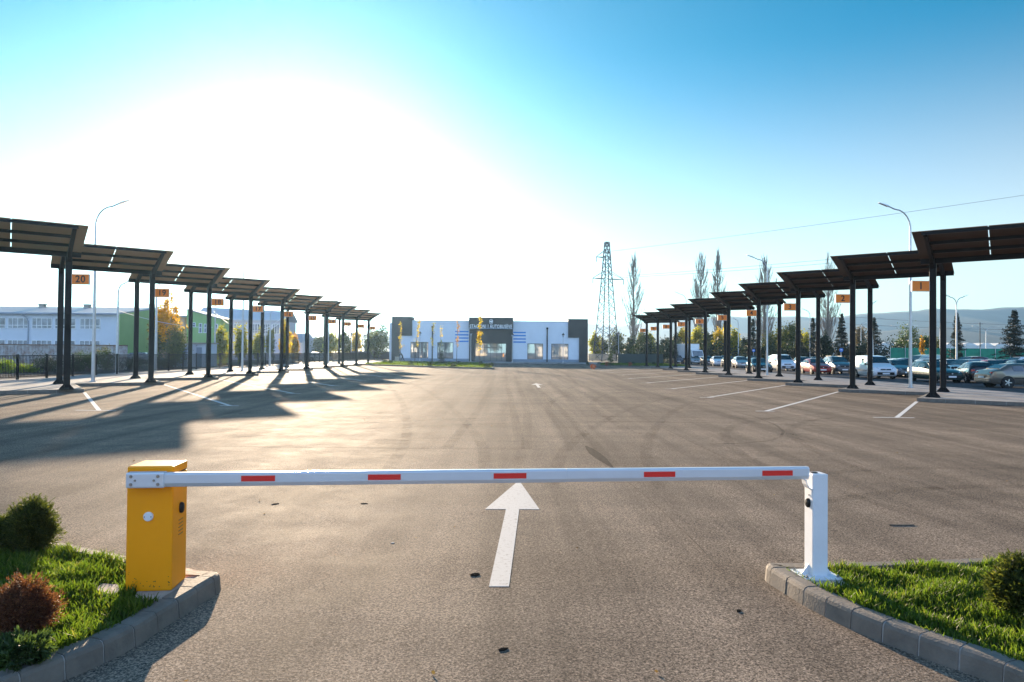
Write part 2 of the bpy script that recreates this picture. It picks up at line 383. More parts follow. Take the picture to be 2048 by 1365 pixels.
for side, xo, far in ((1, 25.5, 99.0), (-1, -28.75, 126.0)):
    poly = []
    for k in range(-3, 10): poly += [tuple(tooth(side, k)), tuple(corner(side, k))]
    poly += [(side*19.2, 99.0), (side*22.5, far), (xo, far), (xo, poly[0][1])]
    struct(MB().prism(poly, -.1, .146).build('bus_platform', M['pavers']), 'saw-tooth paved bus platform')
    kb = MB(); kw = .16
    def kerb_edge(a, b, cut0=0, cut1=0):
        a, b = Vector((*a,0)), Vector((*b,0)); d = (b-a).normalized(); L = (b-a).length-cut0-cut1
        n = Vector((-d.y, d.x, 0))*(-side)          # towards the platform
        if side < 0: n = Vector((d.y, -d.x, 0))*(-1)
        nb = max(1, round(L/.99)); s0 = cut0
        for i in range(nb):
            l = L/nb; p = a + d*(s0+i*l+l/2) + n*(kw/2-.004)
            kb.box((p.x, p.y, .0745), (l-.008, kw, .155), rz=atan2(d.y, d.x))
    for k in range(-3, 10):
        i_, c_ = tooth(side, k), corner(side, k)
        kerb_edge(i_, c_, .02, 0)
        if k < 9: kerb_edge(c_, tooth(side, k+1), .17, .02)
    kerb_edge(corner(side, 9), (side*19.2, 99.0), .17, 0); kerb_edge((side*19.2, 99.0), (side*22.5, far), .1, 0)
    struct(kb.build('platform_kerb', M['kerb'], bevel=.012), 'grey kerb stones along the saw-tooth platform edge')

# painted lines between the bays, each with a short foot, and the two arrows
def bay_line(side, k):
    c = corner(side, k); d = Vector((-side*.562, -.827)); L = {(1,0): 9.1, (-1,0): 10.6}.get((side, k), 15.2 if side > 0 else 16.4)
    if k >= 6: L *= .9
    a = c + d*.06; b = c + d*L; n = Vector((-d.y, d.x))*.065
    mb = MB(); mb.prism([tuple(a-n), tuple(b-n), tuple(b+n), tuple(a+n)], .001, .004)
    w0, w1 = (-.75, .55) if k == 0 else (-.35, .3)
    mb.prism([(b.x+w0, b.y-.06), (b.x+w1, b.y-.06), (b.x+w1, b.y+.04), (b.x+w0, b.y+.04)], .001, .0045)
    num = 1+k if side > 0 else 20-k
    o = mb.build('bay_line', M['paint_thin'])
    tag(o, f'white painted line on the asphalt starting at the kerb of bay {num}', 'bay line', 'white lines between the bus bays')
for side in (1, -1):
    for k in range(-1 if side > 0 else 0, 10):
        if k >= 0: bay_line(side, k)
def arrow(name, pts, label):
    o = MB().prism([tuple(p) for p in pts], .001, .0042).build(name, M['paint']); return tag(o, label, 'road arrow', 'white direction arrows')
def flat(px, py): v = at(px, py, .004); return (v.x, v.y)
arrow('arrow_marking', [flat(*q) for q in ((1038,961),(1079,1019),(1038.5,1018.6),(1018,1173),(978,1173),(1012,1018.6),(970.5,1018.4))],
      'large white arrow painted on the asphalt under the barrier boom')
ax, ay = flat(1075, 771)
arrow('arrow_marking', [(ax-.08,ay-2.6),(ax+.08,ay-2.6),(ax+.08,ay+.6),(ax+.36,ay+.6),(ax,ay+2.4),(ax-.36,ay+.6),(ax-.08,ay+.6)],
      'small distant white arrow in the middle of the empty lot')
# dark seam in the asphalt and tyre marks
def stain_mat(name, col, amount):
    m = bpy.data.materials.new(name); m.use_nodes = True; nt = m.node_tree; b = nt.nodes['Principled BSDF']; L = nt.links
    b.inputs['Base Color'].default_value = (*col,1); b.inputs['Roughness'].default_value = .9; b.inputs['Specular IOR Level'].default_value = .03
    tc = nt.nodes.new('ShaderNodeTexCoord'); n = nt.nodes.new('ShaderNodeTexNoise'); n.inputs['Scale'].default_value = 2.2; n.inputs['Detail'].default_value = 9; n.inputs['Roughness'].default_value = .75
    L.new(tc.outputs['Object'], n.inputs['Vector']); r = nt.nodes.new('ShaderNodeMapRange'); r.inputs[1].default_value = .38; r.inputs[2].default_value = .68; r.inputs[3].default_value = 0; r.inputs[4].default_value = amount
    L.new(n.outputs['Fac'], r.inputs[0]); L.new(r.outputs[0], b.inputs['Alpha']); return m
M['seam'] = mat('fresh_bitumen', (.045,.038,.033), .9, var=.5, vscale=14, spec=.03)
M['skid'] = stain_mat('tyre_rubbing', (.035,.03,.026), .62)
M['joint'] = mat('paving_joint', (.13,.105,.082), .9, var=.5, vscale=6, spec=.03)
M['track'] = stain_mat('tyre_track', (.06,.05,.042), .24)
def strip(name, pxs, widths, m, z=.004):
    P = [at(*q) for q in pxs]; V = []; F = []
    for i, p in enumerate(P):
        d = (P[min(i+1,len(P)-1)]-P[max(i-1,0)]).normalized(); n = Vector((-d.y, d.x, 0)); w = widths[i] if isinstance(widths, list) else widths
        V += [p-n*w/2+Vector((0,0,z)), p+n*w/2+Vector((0,0,z))]
    for i in range(len(P)-1): F.append((2*i, 2*i+2, 2*i+3, 2*i+1))
    return struct(MB().add(V, F).build(name, m))
strip('asphalt_seam', [(1172,893),(1180,899),(1190,908),(1203,918),(1214,927),(1228,938)], [.05,.16,.22,.2,.12,.03], M['seam'])
strip('asphalt_seam', [(1250,960),(1300,1000),(1345,1042),(1400,1095),(1450,1150)], [.008,.014,.010,.014,.006], M['joint'])
strip('tyre_mark', [(1478,826),(1520,838),(1552,851),(1567,863),(1562,874),(1540,882),(1490,887),(1420,889)], .07, M['skid'], .003)
def world_strip(name, P, w, m, z=.003):
    P = [Vector((p[0],p[1],0)) for p in P]
    for _ in range(3):
        Q = [P[0]]
        for a_, b_ in zip(P[:-1], P[1:]): Q += [a_.lerp(b_,.25), a_.lerp(b_,.75)]
        P = Q+[P[-1]]
    V = []; F = []
    for i, p in enumerate(P):
        d = (P[min(i+1,len(P)-1)]-P[max(i-1,0)]).normalized(); n = Vector((-d.y,d.x,0)); V += [p-n*w/2+Vector((0,0,z)), p+n*w/2+Vector((0,0,z))]
    for i in range(len(P)-1): F.append((2*i,2*i+2,2*i+3,2*i+1))
    return struct(MB().add(V,F).build(name, m))
for i, P_ in enumerate(([(-1.2,11),(-1.5,16),(-4,30),(-8,46)],[(1.0,12),(1.0,18),(.6,40),(.2,70)],[(1.4,10),(2.0,15),(5.5,26),(11,36)],[(-.5,14),(-.2,25),(-.6,60)],[(-9,14),(-3,19),(4,21),(12,19)],
      [(13,24),(7,20),(5,13),(6,8)],[(-11,24),(-5,27),(3,34),(4,60)],[(4,10),(7,11.5),(12,11),(18,12)],[(10,40),(4,34),(2,26),(2.2,17)])):
    for o_ in (-.82,.82): world_strip('tyre_track', [(x+o_*(1 if i not in (4,7) else .0), y+(o_ if i in (4,7) else 0)) for x, y in P_], .24, M['track'], .0022+.0001*i)
for P_, w_ in (([(4.1,12),(4.0,20),(4.15,50),(4.1,100)],.02),([(-22,14.1),(-4,14.0),(2.4,14.05)],.018),([(1.6,14),(9,14.1),(26,13.9)],.02)): world_strip('paving_joint', P_, w_, M['joint'], .0036)
strip('tyre_mark', [(700,879),(850,882),(1000,883),(1170,886)], .05, M['skid'], .003)

# ------------------------------------------------------------------ bus shelters
RZ = {1: atan2(-UY, UX), -1: atan2(-UY, -UX)}
def zs(w): return 6.055 + .2133*w                 # underside of the roof sheet, local
def make_shelter(side):
    ms = -1 if side > 0 else 1                     # local y of the raised side
    t = thing('bus_shelter', 'x', 'bus shelter', (0,0,.15), RZ[side])
    for x in (0, 4.15):
        p = MB().box((x,0,2.93), (.255,.20,5.84)).build('post', M['steel'], t, bevel=.012)
        b = MB(); b.box((x,0,.012), (.56,.46,.024))
        for dx, dy in ((1,0),(-1,0),(0,1),(0,-1)):
            for o in (-.09,.09):
                if dx: b.add([(x+dx*.127,o-.008,.024),(x+dx*.127,o+.008,.024),(x+dx*.26,o+.008,.024),(x+dx*.26,o-.008,.024),
                              (x+dx*.127,o-.008,.21),(x+dx*.127,o+.008,.21),(x+dx*.26,o+.008,.06),(x+dx*.26,o-.008,.06)],
                             [(3,2,1,0),(4,5,6,7),(0,1,5,4),(1,2,6,5),(2,3,7,6),(3,0,4,7)])
                else: b.add([(x+o-.008,dy*.1,.024),(x+o+.008,dy*.1,.024),(x+o+.008,dy*.21,.024),(x+o-.008,dy*.21,.024),
                              (x+o-.008,dy*.1,.2),(x+o+.008,dy*.1,.2),(x+o+.008,dy*.21,.06),(x+o-.008,dy*.21,.06)],
                             [(3,2,1,0),(4,5,6,7),(0,1,5,4),(1,2,6,5),(2,3,7,6),(3,0,4,7)])
        b.lathe([(.19,.024),(.165,.10),(.10,.13)], 4, M=Matrix.Translation((x,0,0)) @ Matrix.Rotation(pi/4,4,'Z'))
        b.build('base_plate', M['steel'], p)
        a = MB(); th = .15
        prof = [(-.32,5.90),(.10,5.62),(.42,5.86),(3.10,zs(3.1)-.10),(3.10,zs(3.1)-.012),(-.32,zs(-.32)-.012)]
        n = len(prof); vs_ = [(x-th/2, ms*w, z) for w, z in prof] + [(x+th/2, ms*w, z) for w, z in prof]
        a.add(vs_, [tuple(reversed(range(n))), tuple(range(n,2*n))] + [(i,(i+1)%n,n+(i+1)%n,n+i) for i in range(n)])
        bm = bmesh.new(); o = a.build('arm', M['steel'], t)
        bm.from_mesh(o.data); bmesh.ops.recalc_face_normals(bm, faces=bm.faces); bm.to_mesh(o.data); bm.free()
    MB().box((2.075,0,5.975), (5.06,.17,.245)).build('beam', M['steel'], t, bevel=.01)
    for w, h, dp in ((1.12,.13,.075), (2.2,.13,.075), (3.33,.12,.06)):
        x0, x1 = (-.02, 4.17) if w < 3 else (-.12, 4.27)
        MB().box(((x0+x1)/2, ms*w, zs(w)-h/2-.004), (x1-x0, dp, h)).build('purlin', M['steel'], t)
    for x0, x1 in ((-.46, 2.058), (2.092, 4.61)):
        w0, w1, th = -.36, 3.42, .016
        V = [(x0,ms*w0,zs(w0)),(x1,ms*w0,zs(w0)),(x1,ms*w1,zs(w1)),(x0,ms*w1,zs(w1))]
        V += [(a,b,c+th) for a,b,c in V]
        s = MB(); s.add(V, [(3,2,1,0)], 0); s.add(V, [(4,5,6,7),(0,1,5,4),(1,2,6,5),(2,3,7,6),(3,0,4,7)], 1)
        s.build('roof_sheet', [M['poly'], M['poly_top']], t)
    return t
sg = MB(); sg.box((0,0,0), (.78,.075,.47), 0)
sg.box((0,-.0385,0), (.745,.006,.435), 1); sg.box((0,.0385,0), (.745,.006,.435), 1)
sign_me = sg.build('bay_sign', [M['sign_back'], M['orange']]).data
bpy.data.objects.remove(bpy.data.objects['bay_sign'])
for side in (1, -1):
    proto = make_shelter(side)
    for k in range(10):
        x, y = (XR if side > 0 else XL), (YR if side > 0 else YL)+STEP*k
        t = proto if k == 0 else dup(proto0, (x,y,.15), RZ[side])
        if k == 0:
            t.location = (x,y,.15); proto0 = t
        num = 1+k if side > 0 else 20-k
        t['label'] = f'dark steel bus shelter on two posts with an orange sign reading {num}'
        t['group'] = 'cantilever bus shelters along the platforms'
    for k, t in enumerate([o for o in COL.objects if o.name.split('.')[0] == 'bus_shelter' and ((o.location.x > 0) == (side > 0))]):
        k = round((t.location.y-(YR if side > 0 else YL))/STEP); num = 1+k if side > 0 else 20-k
        s = bpy.data.objects.new('bay_sign', sign_me); COL.objects.link(s); s.parent = t
        off = Vector((-side*.56, -.02, 4.86)); off.rotate(Matrix.Rotation(-RZ[side],3,'Z')); s.location = off; s.rotation_euler = (0,0,-RZ[side])
        s['label'] = f'orange sign reading {num}'
        text_mesh('digits', str(num), .43, M['ink'], s, (0,-.0425,-.005), (pi/2,0,0), .003, .008, space=1.08)

# ------------------------------------------------------------------ kerbed islands in front, with the barrier
def kerb_path(name, P, w=.15, h=.145, block=.245, label=None):
    P = [Vector((p[0], p[1])) for p in P]
    for _ in range(3):                                    # smooth the corners a little
        Q = [P[0]]
        for a, b in zip(P[:-1], P[1:]): Q += [a.lerp(b,.25), a.lerp(b,.75)]
        P = Q + [P[-1]]
    S = [0]
    for a, b in zip(P[:-1], P[1:]): S.append(S[-1]+(b-a).length)
    def pt(s):
        s = min(max(s,0),S[-1])
        for i in range(len(S)-1):
            if s <= S[i+1]: break
        t = (s-S[i])/max(S[i+1]-S[i],1e-6); return P[i].lerp(P[i+1],t)
    def fr(s):
        d = (pt(s+.05)-pt(s-.05)).normalized(); return pt(s), Vector((-d.y,d.x))
    mb = MB()
    def loft(s0, s1, prof, mi, n=4):
        V = []; k = len(prof)
        for i in range(n+1):
            p, nn = fr(s0+(s1-s0)*i/n); V += [(p.x+nn.x*o, p.y+nn.y*o, z) for o, z in prof]
        F = [(i*k+j, (i+1)*k+j, (i+1)*k+(j+1)%k, i*k+(j+1)%k) for i in range(n) for j in range(k)]
        F += [tuple(range(k)), tuple(n*k+j for j in reversed(range(k)))]
        mb.add(V, F, mi)
    prof = [(0,-.02),(.012,h-.035),(.022,h-.012),(.045,h),(w,h),(w,-.02)]
    nb = int(S[-1]/block); l = S[-1]/nb
    for i in range(nb):
        dz = rnd.uniform(-.003,.003); dn = rnd.uniform(-.003,.003)
        loft(i*l+.006, (i+1)*l-.006, [(o+dn, z+(dz if z > 0 else 0)) for o, z in prof], 0)
    pm = [(.010,-.02),(.02,h-.037),(.032,h-.016),(.05,h-.008),(w-.01,h-.008),(w-.01,-.02)]
    loft(0, S[-1], pm, 1, len(P)*2)
    struct(mb.build(name, [M['kerb'], M['mortar']]), label)
    return P, [pt(s)+fr(s)[1]*(w-.02) for s in np.linspace(0, S[-1], 80)]
def w2(px, py, z=0): v = at(px, py, z); return (v.x, v.y)
PLK = [w2(-160,1490),w2(0,1415),w2(100,1374),w2(163,1348),w2(222,1322),w2(276,1293),w2(318,1264),w2(359,1238),w2(396,1214),w2(427,1194),(-2.372,5.67),(-2.42,5.75),
       (-2.53,5.78),w2(370,1137,.145),w2(250,1107,.145),w2(125,1083,.145),(-5.4,7.25),(-7.5,8.35)]
PRK = [(7.5,6.72),w2(2048,1112,.145),w2(1850,1117,.145),w2(1640,1124,.145),(2.40,6.13),(2.285,6.12),(2.24,6.05),w2(1538.6,1169.5),w2(1567,1187),w2(1600,1209),
       w2(1645,1233),w2(1693,1256),w2(1750,1281),w2(1812,1304.5),w2(1881,1331),w2(1963,1358),w2(2060,1400),w2(2200,1460)]
_, innerL = kerb_path('kerb', PLK, label='grey kerb stones round the left grass island')
_, innerR = kerb_path('kerb', PRK, label='grey kerb stones round the right grass island')
polyL = [tuple(p) for p in innerL] + [(-9,8.5),(-9,2.5)]
polyR = [tuple(p) for p in innerR] + [(8,3.0),(8,6.3)]
for pl in (polyL, polyR): struct(MB().prism(pl, -.05, .10).build('soil', M['soil']))
def inside(P, poly):
    x, y = P[:,0], P[:,1]; r = np.zeros(len(P), bool); n = len(poly)
    for i in range(n):
        (x0,y0),(x1,y1) = poly[i], poly[(i+1)%n]
        c = ((y0 > y) != (y1 > y)); 
        with np.errstate(divide='ignore', invalid='ignore'): xi = (x1-x0)*(y-y0)/(y1-y0)+x0
        r ^= c & (x < xi)
    return r
M['grass'] = leaf_mat('grass_blades', (.04,.075,.010), (.11,.16,.018), .55, (.20,.19,.05))
def grass(name, poly, box, n, h0, h1, z, seed, holes=(), label='', wid=.006, lean=.6):
    g = np.random.default_rng(seed); x0,x1,y0,y1 = box
    P = np.stack([g.uniform(x0,x1,n), g.uniform(y0,y1,n)],1)
    k = inside(P, poly)
    for h in holes: k &= ~inside(P, h)
    cl = (np.sin(P[:,0]*7.1+np.sin(P[:,1]*5.3)*1.7)*np.cos(P[:,1]*6.3+np.sin(P[:,0]*4.1)))*.5+.5
    k &= g.random(n) < .35+.65*cl
    P = P[k]; cl = cl[k]; n = len(P)
    a = g.uniform(0,2*pi,n); h = (h0+(h1-h0)*g.random(n)**1.3)*(.55+.75*cl); le = g.uniform(.1,lean,n)*h; b = g.uniform(0,2*pi,n)
    w = wid*g.uniform(.6,1.3,n)
    c = np.concatenate([P, np.full((n,1), z)],1); s = np.stack([np.cos(a),np.sin(a),0*a],1)*w[:,None]; d = np.stack([np.cos(b),np.sin(b),0*b],1)
    mid = c + d*(le*.3)[:,None] + np.stack([0*h,0*h,h*.6],1); top = c + d*le[:,None] + np.stack([0*h,0*h,h*(1-.25*le/h)],1)
    V = np.stack([c-s,c+s,mid+s*.8,mid-s*.8,top+s*.15,top-s*.15],1).reshape(-1,3)
    i = np.arange(n)[:,None]*6
    F = np.concatenate([i+np.array([[0,1,2,3]]), i+np.array([[3,2,4,5]])])
    o = np_mesh(name, V, F, M['grass']); return tag(o, label, 'grass', kind='stuff')

pad_L = [w2(q[0],q[1],.13) for q in ((268,1196),(330,1205),(405,1162),(424,1150),(368,1135),(285,1160))]
pad_R = [w2(q[0],q[1],.13) for q in ((1566,1133),(1640,1177),(1702,1173),(1655,1141),(1640,1128),(1590,1127))]
for p in (pad_L, pad_R): struct(MB().prism(p, .0, .132).build('concrete_footing', M['concrete']))
slab = [w2(q[0],q[1],.13) for q in ((188,1178),(225,1188),(246,1182),(236,1168),(205,1166))]
struct(MB().prism(slab, .0, .125).build('stepping_slab', M['concrete']))
grass('grass', polyL, (-5.6,-2.4,3.6,7.3), 90000, .045, .12, .095, 3, (pad_L, slab), 'bright green grass on the left kerbed island')
grass('grass', polyR, (2.2,5.6,3.6,6.5), 90000, .045, .115, .095, 4, (pad_R,), 'bright green grass on the right kerbed island')

# ---- barrier
A = on(251, 964, 5.20); B = on(1612, 942.5, 5.76); BRZ = atan2(B.y-A.y, B.x-A.x); BL = (B-A).length
t = thing('boom_barrier', 'yellow boom barrier with a long white arm carrying red strips', 'barrier', (A.x, A.y, .132), BRZ)
ZB = (A.z+B.z)/2-.132
cx0, cx1, cy0, cy1, ch = -.015, .325, .055, .36, .96
cab = MB().box(((cx0+cx1)/2,(cy0+cy1)/2,(ch-.075)/2), (cx1-cx0,cy1-cy0,ch-.075)).build('cabinet', M['yellow'], t, bevel=.012)
MB().box(((cx0+cx1)/2,(cy0+cy1)/2,ch-.035), (cx1-cx0+.001,cy1-cy0+.001,.068)).build('lid', M['yellow'], t, bevel=.014)
MB().box(((cx0+cx1)/2,(cy0+cy1)/2,ch-.0705), (cx1-cx0-.01,cy1-cy0-.01,.008)).build('lid_seam', M['black'], cab)
d = MB().lathe([(.036,0),(.036,.012),(.030,.018),(.0,.019)], 24, M=Matrix.Translation((.150,cy0,.575)) @ Matrix.Rotation(pi/2,4,'X'))
d = d.build('cover_disc', M['white_metal'], cab, smooth=True)
b = MB()
for q in range(2): b.lathe([(.004,0),(.004,.003)], 8, M=Matrix.Translation((.150+(-.024 if q else .024),cy0-.0185,.575)) @ Matrix.Rotation(pi/2,4,'X'))
b.build('screw', M['black'], d)
MB().lathe([(.030,0),(.030,.014),(.024,.024),(.0,.028)], 20, M=Matrix.Translation((cx1,cy0+.16,.605)) @ Matrix.Rotation(pi/2,4,'Y') @ Matrix.Diagonal((1.45,1,1,1))).build('photocell', M['black'], cab, smooth=True)
b = MB()
for i in range(5): b.box((cx1+.001,cy0+.17,.51-i*.028), (.004,.09,.010))
b.build('vent_slots', mat('yellow_louvre',(.45,.17,.006),.5), cab)
rd = random.Random(5); b = MB()
for i in range(20):
    x = rd.uniform(cx0+.02,cx1-.01); z = .03+abs(rd.gauss(0,.06)); s_ = rd.uniform(.002,.005)
    b.prism([(x+s_*cos(a)*rd.uniform(.5,1.6), z+s_*sin(a)*rd.uniform(.5,1.3)) for a in np.linspace(0,5.5,6)], 0, .0015, M=Matrix.Translation((0,cy0-.001,0)) @ Matrix.Rotation(pi/2,4,'X'))
b.build('mud_splashes', mat('dried_mud',(.05,.03,.015),.95), cab)
# arm: rounded section along local x
def arm_section(hh, ww): return [(-ww*.5,-hh*.22),(-ww*.25,-hh*.5),(ww*.25,-hh*.5),(ww*.5,-hh*.25),(ww*.5,hh*.36),(ww*.3,hh*.5),(-ww*.3,hh*.5),(-ww*.5,hh*.38)]
def extr(x0, x1, sec, yc, zc):
    n = len(sec); V = [(x0,yc+y,zc+z) for y,z in sec]+[(x1,yc+y,zc+z) for y,z in sec]
    return V, [tuple(range(n)), tuple(reversed(range(n,2*n)))]+[(i,n+i,n+(i+1)%n,(i+1)%n) for i in range(n)]
def s_at(px): k = (px-1024)/F_PX; return (k*A.y-A.x)/(cos(BRZ)-k*sin(BRZ))
sj = s_at(1135)
arm = MB(); arm.add(*extr(.16, sj-.0015, arm_section(.108,.062), -.002, ZB)); arm.add(*extr(sj+.0015, BL, arm_section(.105,.060), -.002, ZB+.001))
arm.add(*extr(sj-.002, sj+.002, arm_section(.1,.055), -.002, ZB))
arm_o = arm.build('boom_arm', M['alu'], t, bevel=.004)
MB().add(*extr(BL, BL+.012, arm_section(.107,.062), -.002, ZB)).build('end_cap', M['white_metal'], arm_o)
for p0, p1 in ((490,557),(741,806),(990,1055),(1288,1350),(1523,1583)):
    a0, a1 = s_at(p0), s_at(p1); MB().box(((a0+a1)/2,-.0345,ZB+.006), (a1-a0,.004,.043)).build('red_strip', M['red'], arm_o)
br = MB().box((.155,-.003,ZB), (.28,.075,.118)).build('arm_bracket', M['alu'], t, bevel=.012)
for x, z in ((.055,.03),(.055,-.03),(.25,.03),(.25,-.03),(.085,0),(.22,0)):
    r_ = .0085 if abs(z) > 0 else .006
    MB().lathe([(r_*1.5,0),(r_*1.5,.003),(r_,.003),(r_,.009)], 10, M=Matrix.Translation((x,-.040,ZB+z)) @ Matrix.Rotation(pi/2,4,'X')).build('bolt', M['bolt'], br)
# ---- post that carries the end of the arm
t = thing('rest_post', 'white square steel post that catches the end of the barrier arm', 'post', (2.585,5.785,.132), BRZ)
pz = .995-.132
po = MB().box((0,0,pz/2+.005), (.135,.135,pz-.01)).build('post', M['white_metal'], t, bevel=.008)
MB().box((-.02,0,pz+.001), (.05,.03,.012)).build('top_notch', M['black'], po)
bp = MB().box((0,0,.008), (.32,.26,.016)).build('base_plate', M['white_metal'], t, bevel=.002)
for sx in (1,-1): MB().add([(sx*.068,-.006,.016),(sx*.068,.006,.016),(sx*.13,.006,.016),(sx*.13,-.006,.016),(sx*.068,-.006,.10),(sx*.068,.006,.10),(sx*.13,.006,.022),(sx*.13,-.006,.022)],
                         [(3,2,1,0),(4,5,6,7),(0,1,5,4),(1,2,6,5),(2,3,7,6),(3,0,4,7)]).build('gusset', M['white_metal'], bp)
for sx in (1,-1):
    for sy in (1,-1): MB().lathe([(.014,.016),(.014,.024),(.007,.024),(.007,.036)], 8, M=Matrix.Translation((sx*.135,sy*.1,0))).build('bolt', M['bolt'], bp)
fk = MB()
fp = [(-.125,0,ZB-.05),(-.118,0,ZB-.085),(-.10,0,ZB-.115),(-.075,0,ZB-.13),(-.05,0,ZB-.122),(-.02,0,ZB-.098)]
for dy in (0,):
    for a, b_ in zip(fp[:-1], fp[1:]): fk.bar((a[0],-.03,a[2]), (b_[0],-.03,b_[2]), .075, .007)
fk.bar((-.068,-.03,ZB-.13), (-.068,-.03,ZB-.20), .05, .008, up=(1,0,0))
fko = fk.build('cradle', M['white_metal'], t, bevel=.002)
MB().lathe([(.006,0),(.006,.006)], 8, M=Matrix.Translation((-.0725,-.02,ZB-.185)) @ Matrix.Rotation(-pi/2,4,'Y')).build('bolt', M['bolt'], fko)
MB().lathe([(.028,0),(.028,.014),(.022,.024),(0,.028)], 18, M=Matrix.Translation((-.0675,-.005,.745-.132)) @ Matrix.Rotation(-pi/2,4,'Y') @ Matrix.Diagonal((1.4,1,1,1))).build('photocell', M['black'], t, smooth=True)

# ------------------------------------------------------------------ leaf clouds and plants
def leaf_quads(C, size, g, flat=0.0, asp=.6):
    "one four-cornered leaf about every point of C"
    n = len(C); a = g.normal(size=(n,3)); a[:,2] *= 1-flat; a /= np.linalg.norm(a,axis=1)[:,None]
    b = g.normal(size=(n,3)); b -= a*(a*b).sum(1)[:,None]; b /= np.linalg.norm(b,axis=1)[:,None]
    s = (size if np.ndim(size) else np.full(n,size))*g.uniform(.6,1.35,n); a *= s[:,None]*.5; b *= s[:,None]*.5*asp
    V = np.stack([C-a, C+b*.9-a*.1, C+a, C-b*.9-a*.1],1).reshape(-1,3)
    return V, np.arange(4*n).reshape(-1,4)
def blob_points(n, rx, rz, g, clumps=26, spread=.22, shell=.55):
    "points gathered into clumps near the surface of an uneven egg, centre at 0"
    u = g.normal(size=(clumps,3)); u /= np.linalg.norm(u,axis=1)[:,None]
    r = shell+(1-shell)*g.random(clumps); c = u*r[:,None]*g.uniform(.75,1.12,clumps)[:,None]
    k = g.integers(0,clumps,n); sp = g.uniform(.6,1.4,clumps)[k]*spread
    P = c[k]+g.normal(size=(n,3))*sp[:,None]; return P*np.array([rx,rx,rz])
def add_limbs(mb, H, r, top, spread, n, rr, base=.25):
    mb.tube([(0,0,-.05),(rr.uniform(-.1,.1)*r,0,H*.3),(rr.uniform(-.3,.3),rr.uniform(-.3,.3),top)], [r,r*.75,r*.2], 7)
    for i in range(n):
        a = rr.uniform(0,2*pi); z0 = H*rr.uniform(base,.6); z1 = z0+H*rr.uniform(.15,.35)
        x, y = cos(a)*spread*rr.uniform(.5,.95), sin(a)*spread*rr.uniform(.5,.95)
        mb.tube([(0,0,z0),(x*.45,y*.45,z0+(z1-z0)*.5),(x,y,z1)], [r*.45,r*.28,r*.08], 5, cap=False)

# ------------------------------------------------------------------ station building
YB = 122.0
def px_rect(mb, x0, y0, x1, y1, Y, t=.1, mi=0):
    a = on(x0,y0,Y); b = on(x1,y1,Y); mb.box(((a.x+b.x)/2, Y+t/2, (a.z+b.z)/2), (abs(b.x-a.x), t, abs(a.z-b.z)), mi); return a, b
def X(px, Y=YB): return on(px, 690, Y).x
def Z(py, px=980, Y=YB): return on(px, py, Y).z
st = thing('station_building', 'low white and charcoal bus station with blue stripes and a lettered sign', 'building', (0,YB,0))
def loc(o): o.parent = st; o.location = (0,-YB,0); return o
x0, x1 = X(783.6), X(1175.4); GZ = .15
w = MB()
xl, xr, xcl, xcr = X(800), X(1158), X(938), X(1026)
wins = [(X(821.2),X(856.6),Z(684.4,838),.62), (X(874.6),X(906.6),Z(685,890),.55), (X(1054.7),X(1086),Z(687.6,1070),.45), (X(1102.6),X(1136.7),Z(688,1120),.45)]
zt = Z(642,880)
def wall_with_holes(mb, xa, xb, za, zb, holes, Y, th, mi=0):
    holes = sorted(holes); cur = xa
    for h0, h1, ht, hb in holes:
        if h0-cur > .01: mb.box(((cur+h0)/2,Y+th/2,(za+zb)/2), (h0-cur,th,zb-za), mi)
        mb.box(((h0+h1)/2,Y+th/2,(ht+zb)/2), (h1-h0,th,zb-ht), mi)
        if hb-za > .01: mb.box(((h0+h1)/2,Y+th/2,(za+hb)/2), (h1-h0,th,hb-za), mi)
        cur = h1
    if xb-cur > .01: mb.box(((cur+xb)/2,Y+th/2,(za+zb)/2), (xb-cur,th,zb-za), mi)
wall_with_holes(w, x0+.3, xcl+.05, GZ+.45, zt, wins[:2], YB, .35)
wall_with_holes(w, xcr-.05, x1-.3, GZ+.45, zt, wins[2:], YB, .35)
w.box(((x0+x1)/2, YB+10, (zt-.3)/2), (x1-x0-.4, 19, zt-.3))
loc(w.build('wall', M['white_wall']))
c = MB()
for a, b in ((X(824),xcl),(xcr,X(1136))): c.box(((a+b)/2,YB+.16,zt+.03), (b-a-.02,.5,.08))
loc(c.build('roof_coping', M['galv']))
pl = MB(); pl.box(((x0+.3+xcl)/2,YB+.16,GZ+.2), (xcl-x0-.3,.40,.52)); pl.box(((xcr+x1-.3)/2,YB+.16,GZ+.2), (x1-.3-xcr,.40,.52))
loc(pl.build('plinth', M['plinth']))
zl, zr = Z(634.5,800), Z(639.3,1155)
for xa, xb, xc, xd, ztop, zb in ((x0, X(824), x0, xl, zl, Z(671.7,812)), (X(1136), x1, xr, x1, zr, Z(675.8,1147))):
    dk = MB(); dk.box(((xa+xb)/2, YB+1.4, (ztop+zb)/2), (xb-xa, 3.3, ztop-zb)); dk.box(((xc+xd)/2, YB+1.4, (zb+GZ)/2-.05), (xd-xc, 3.3, zb-GZ+.1))
    dk.box(((xa+xb)/2, YB+1.4, ztop+.03), (xb-xa+.08, 3.4, .07))
    loc(dk.build('corner_block', M['dark_panel']))
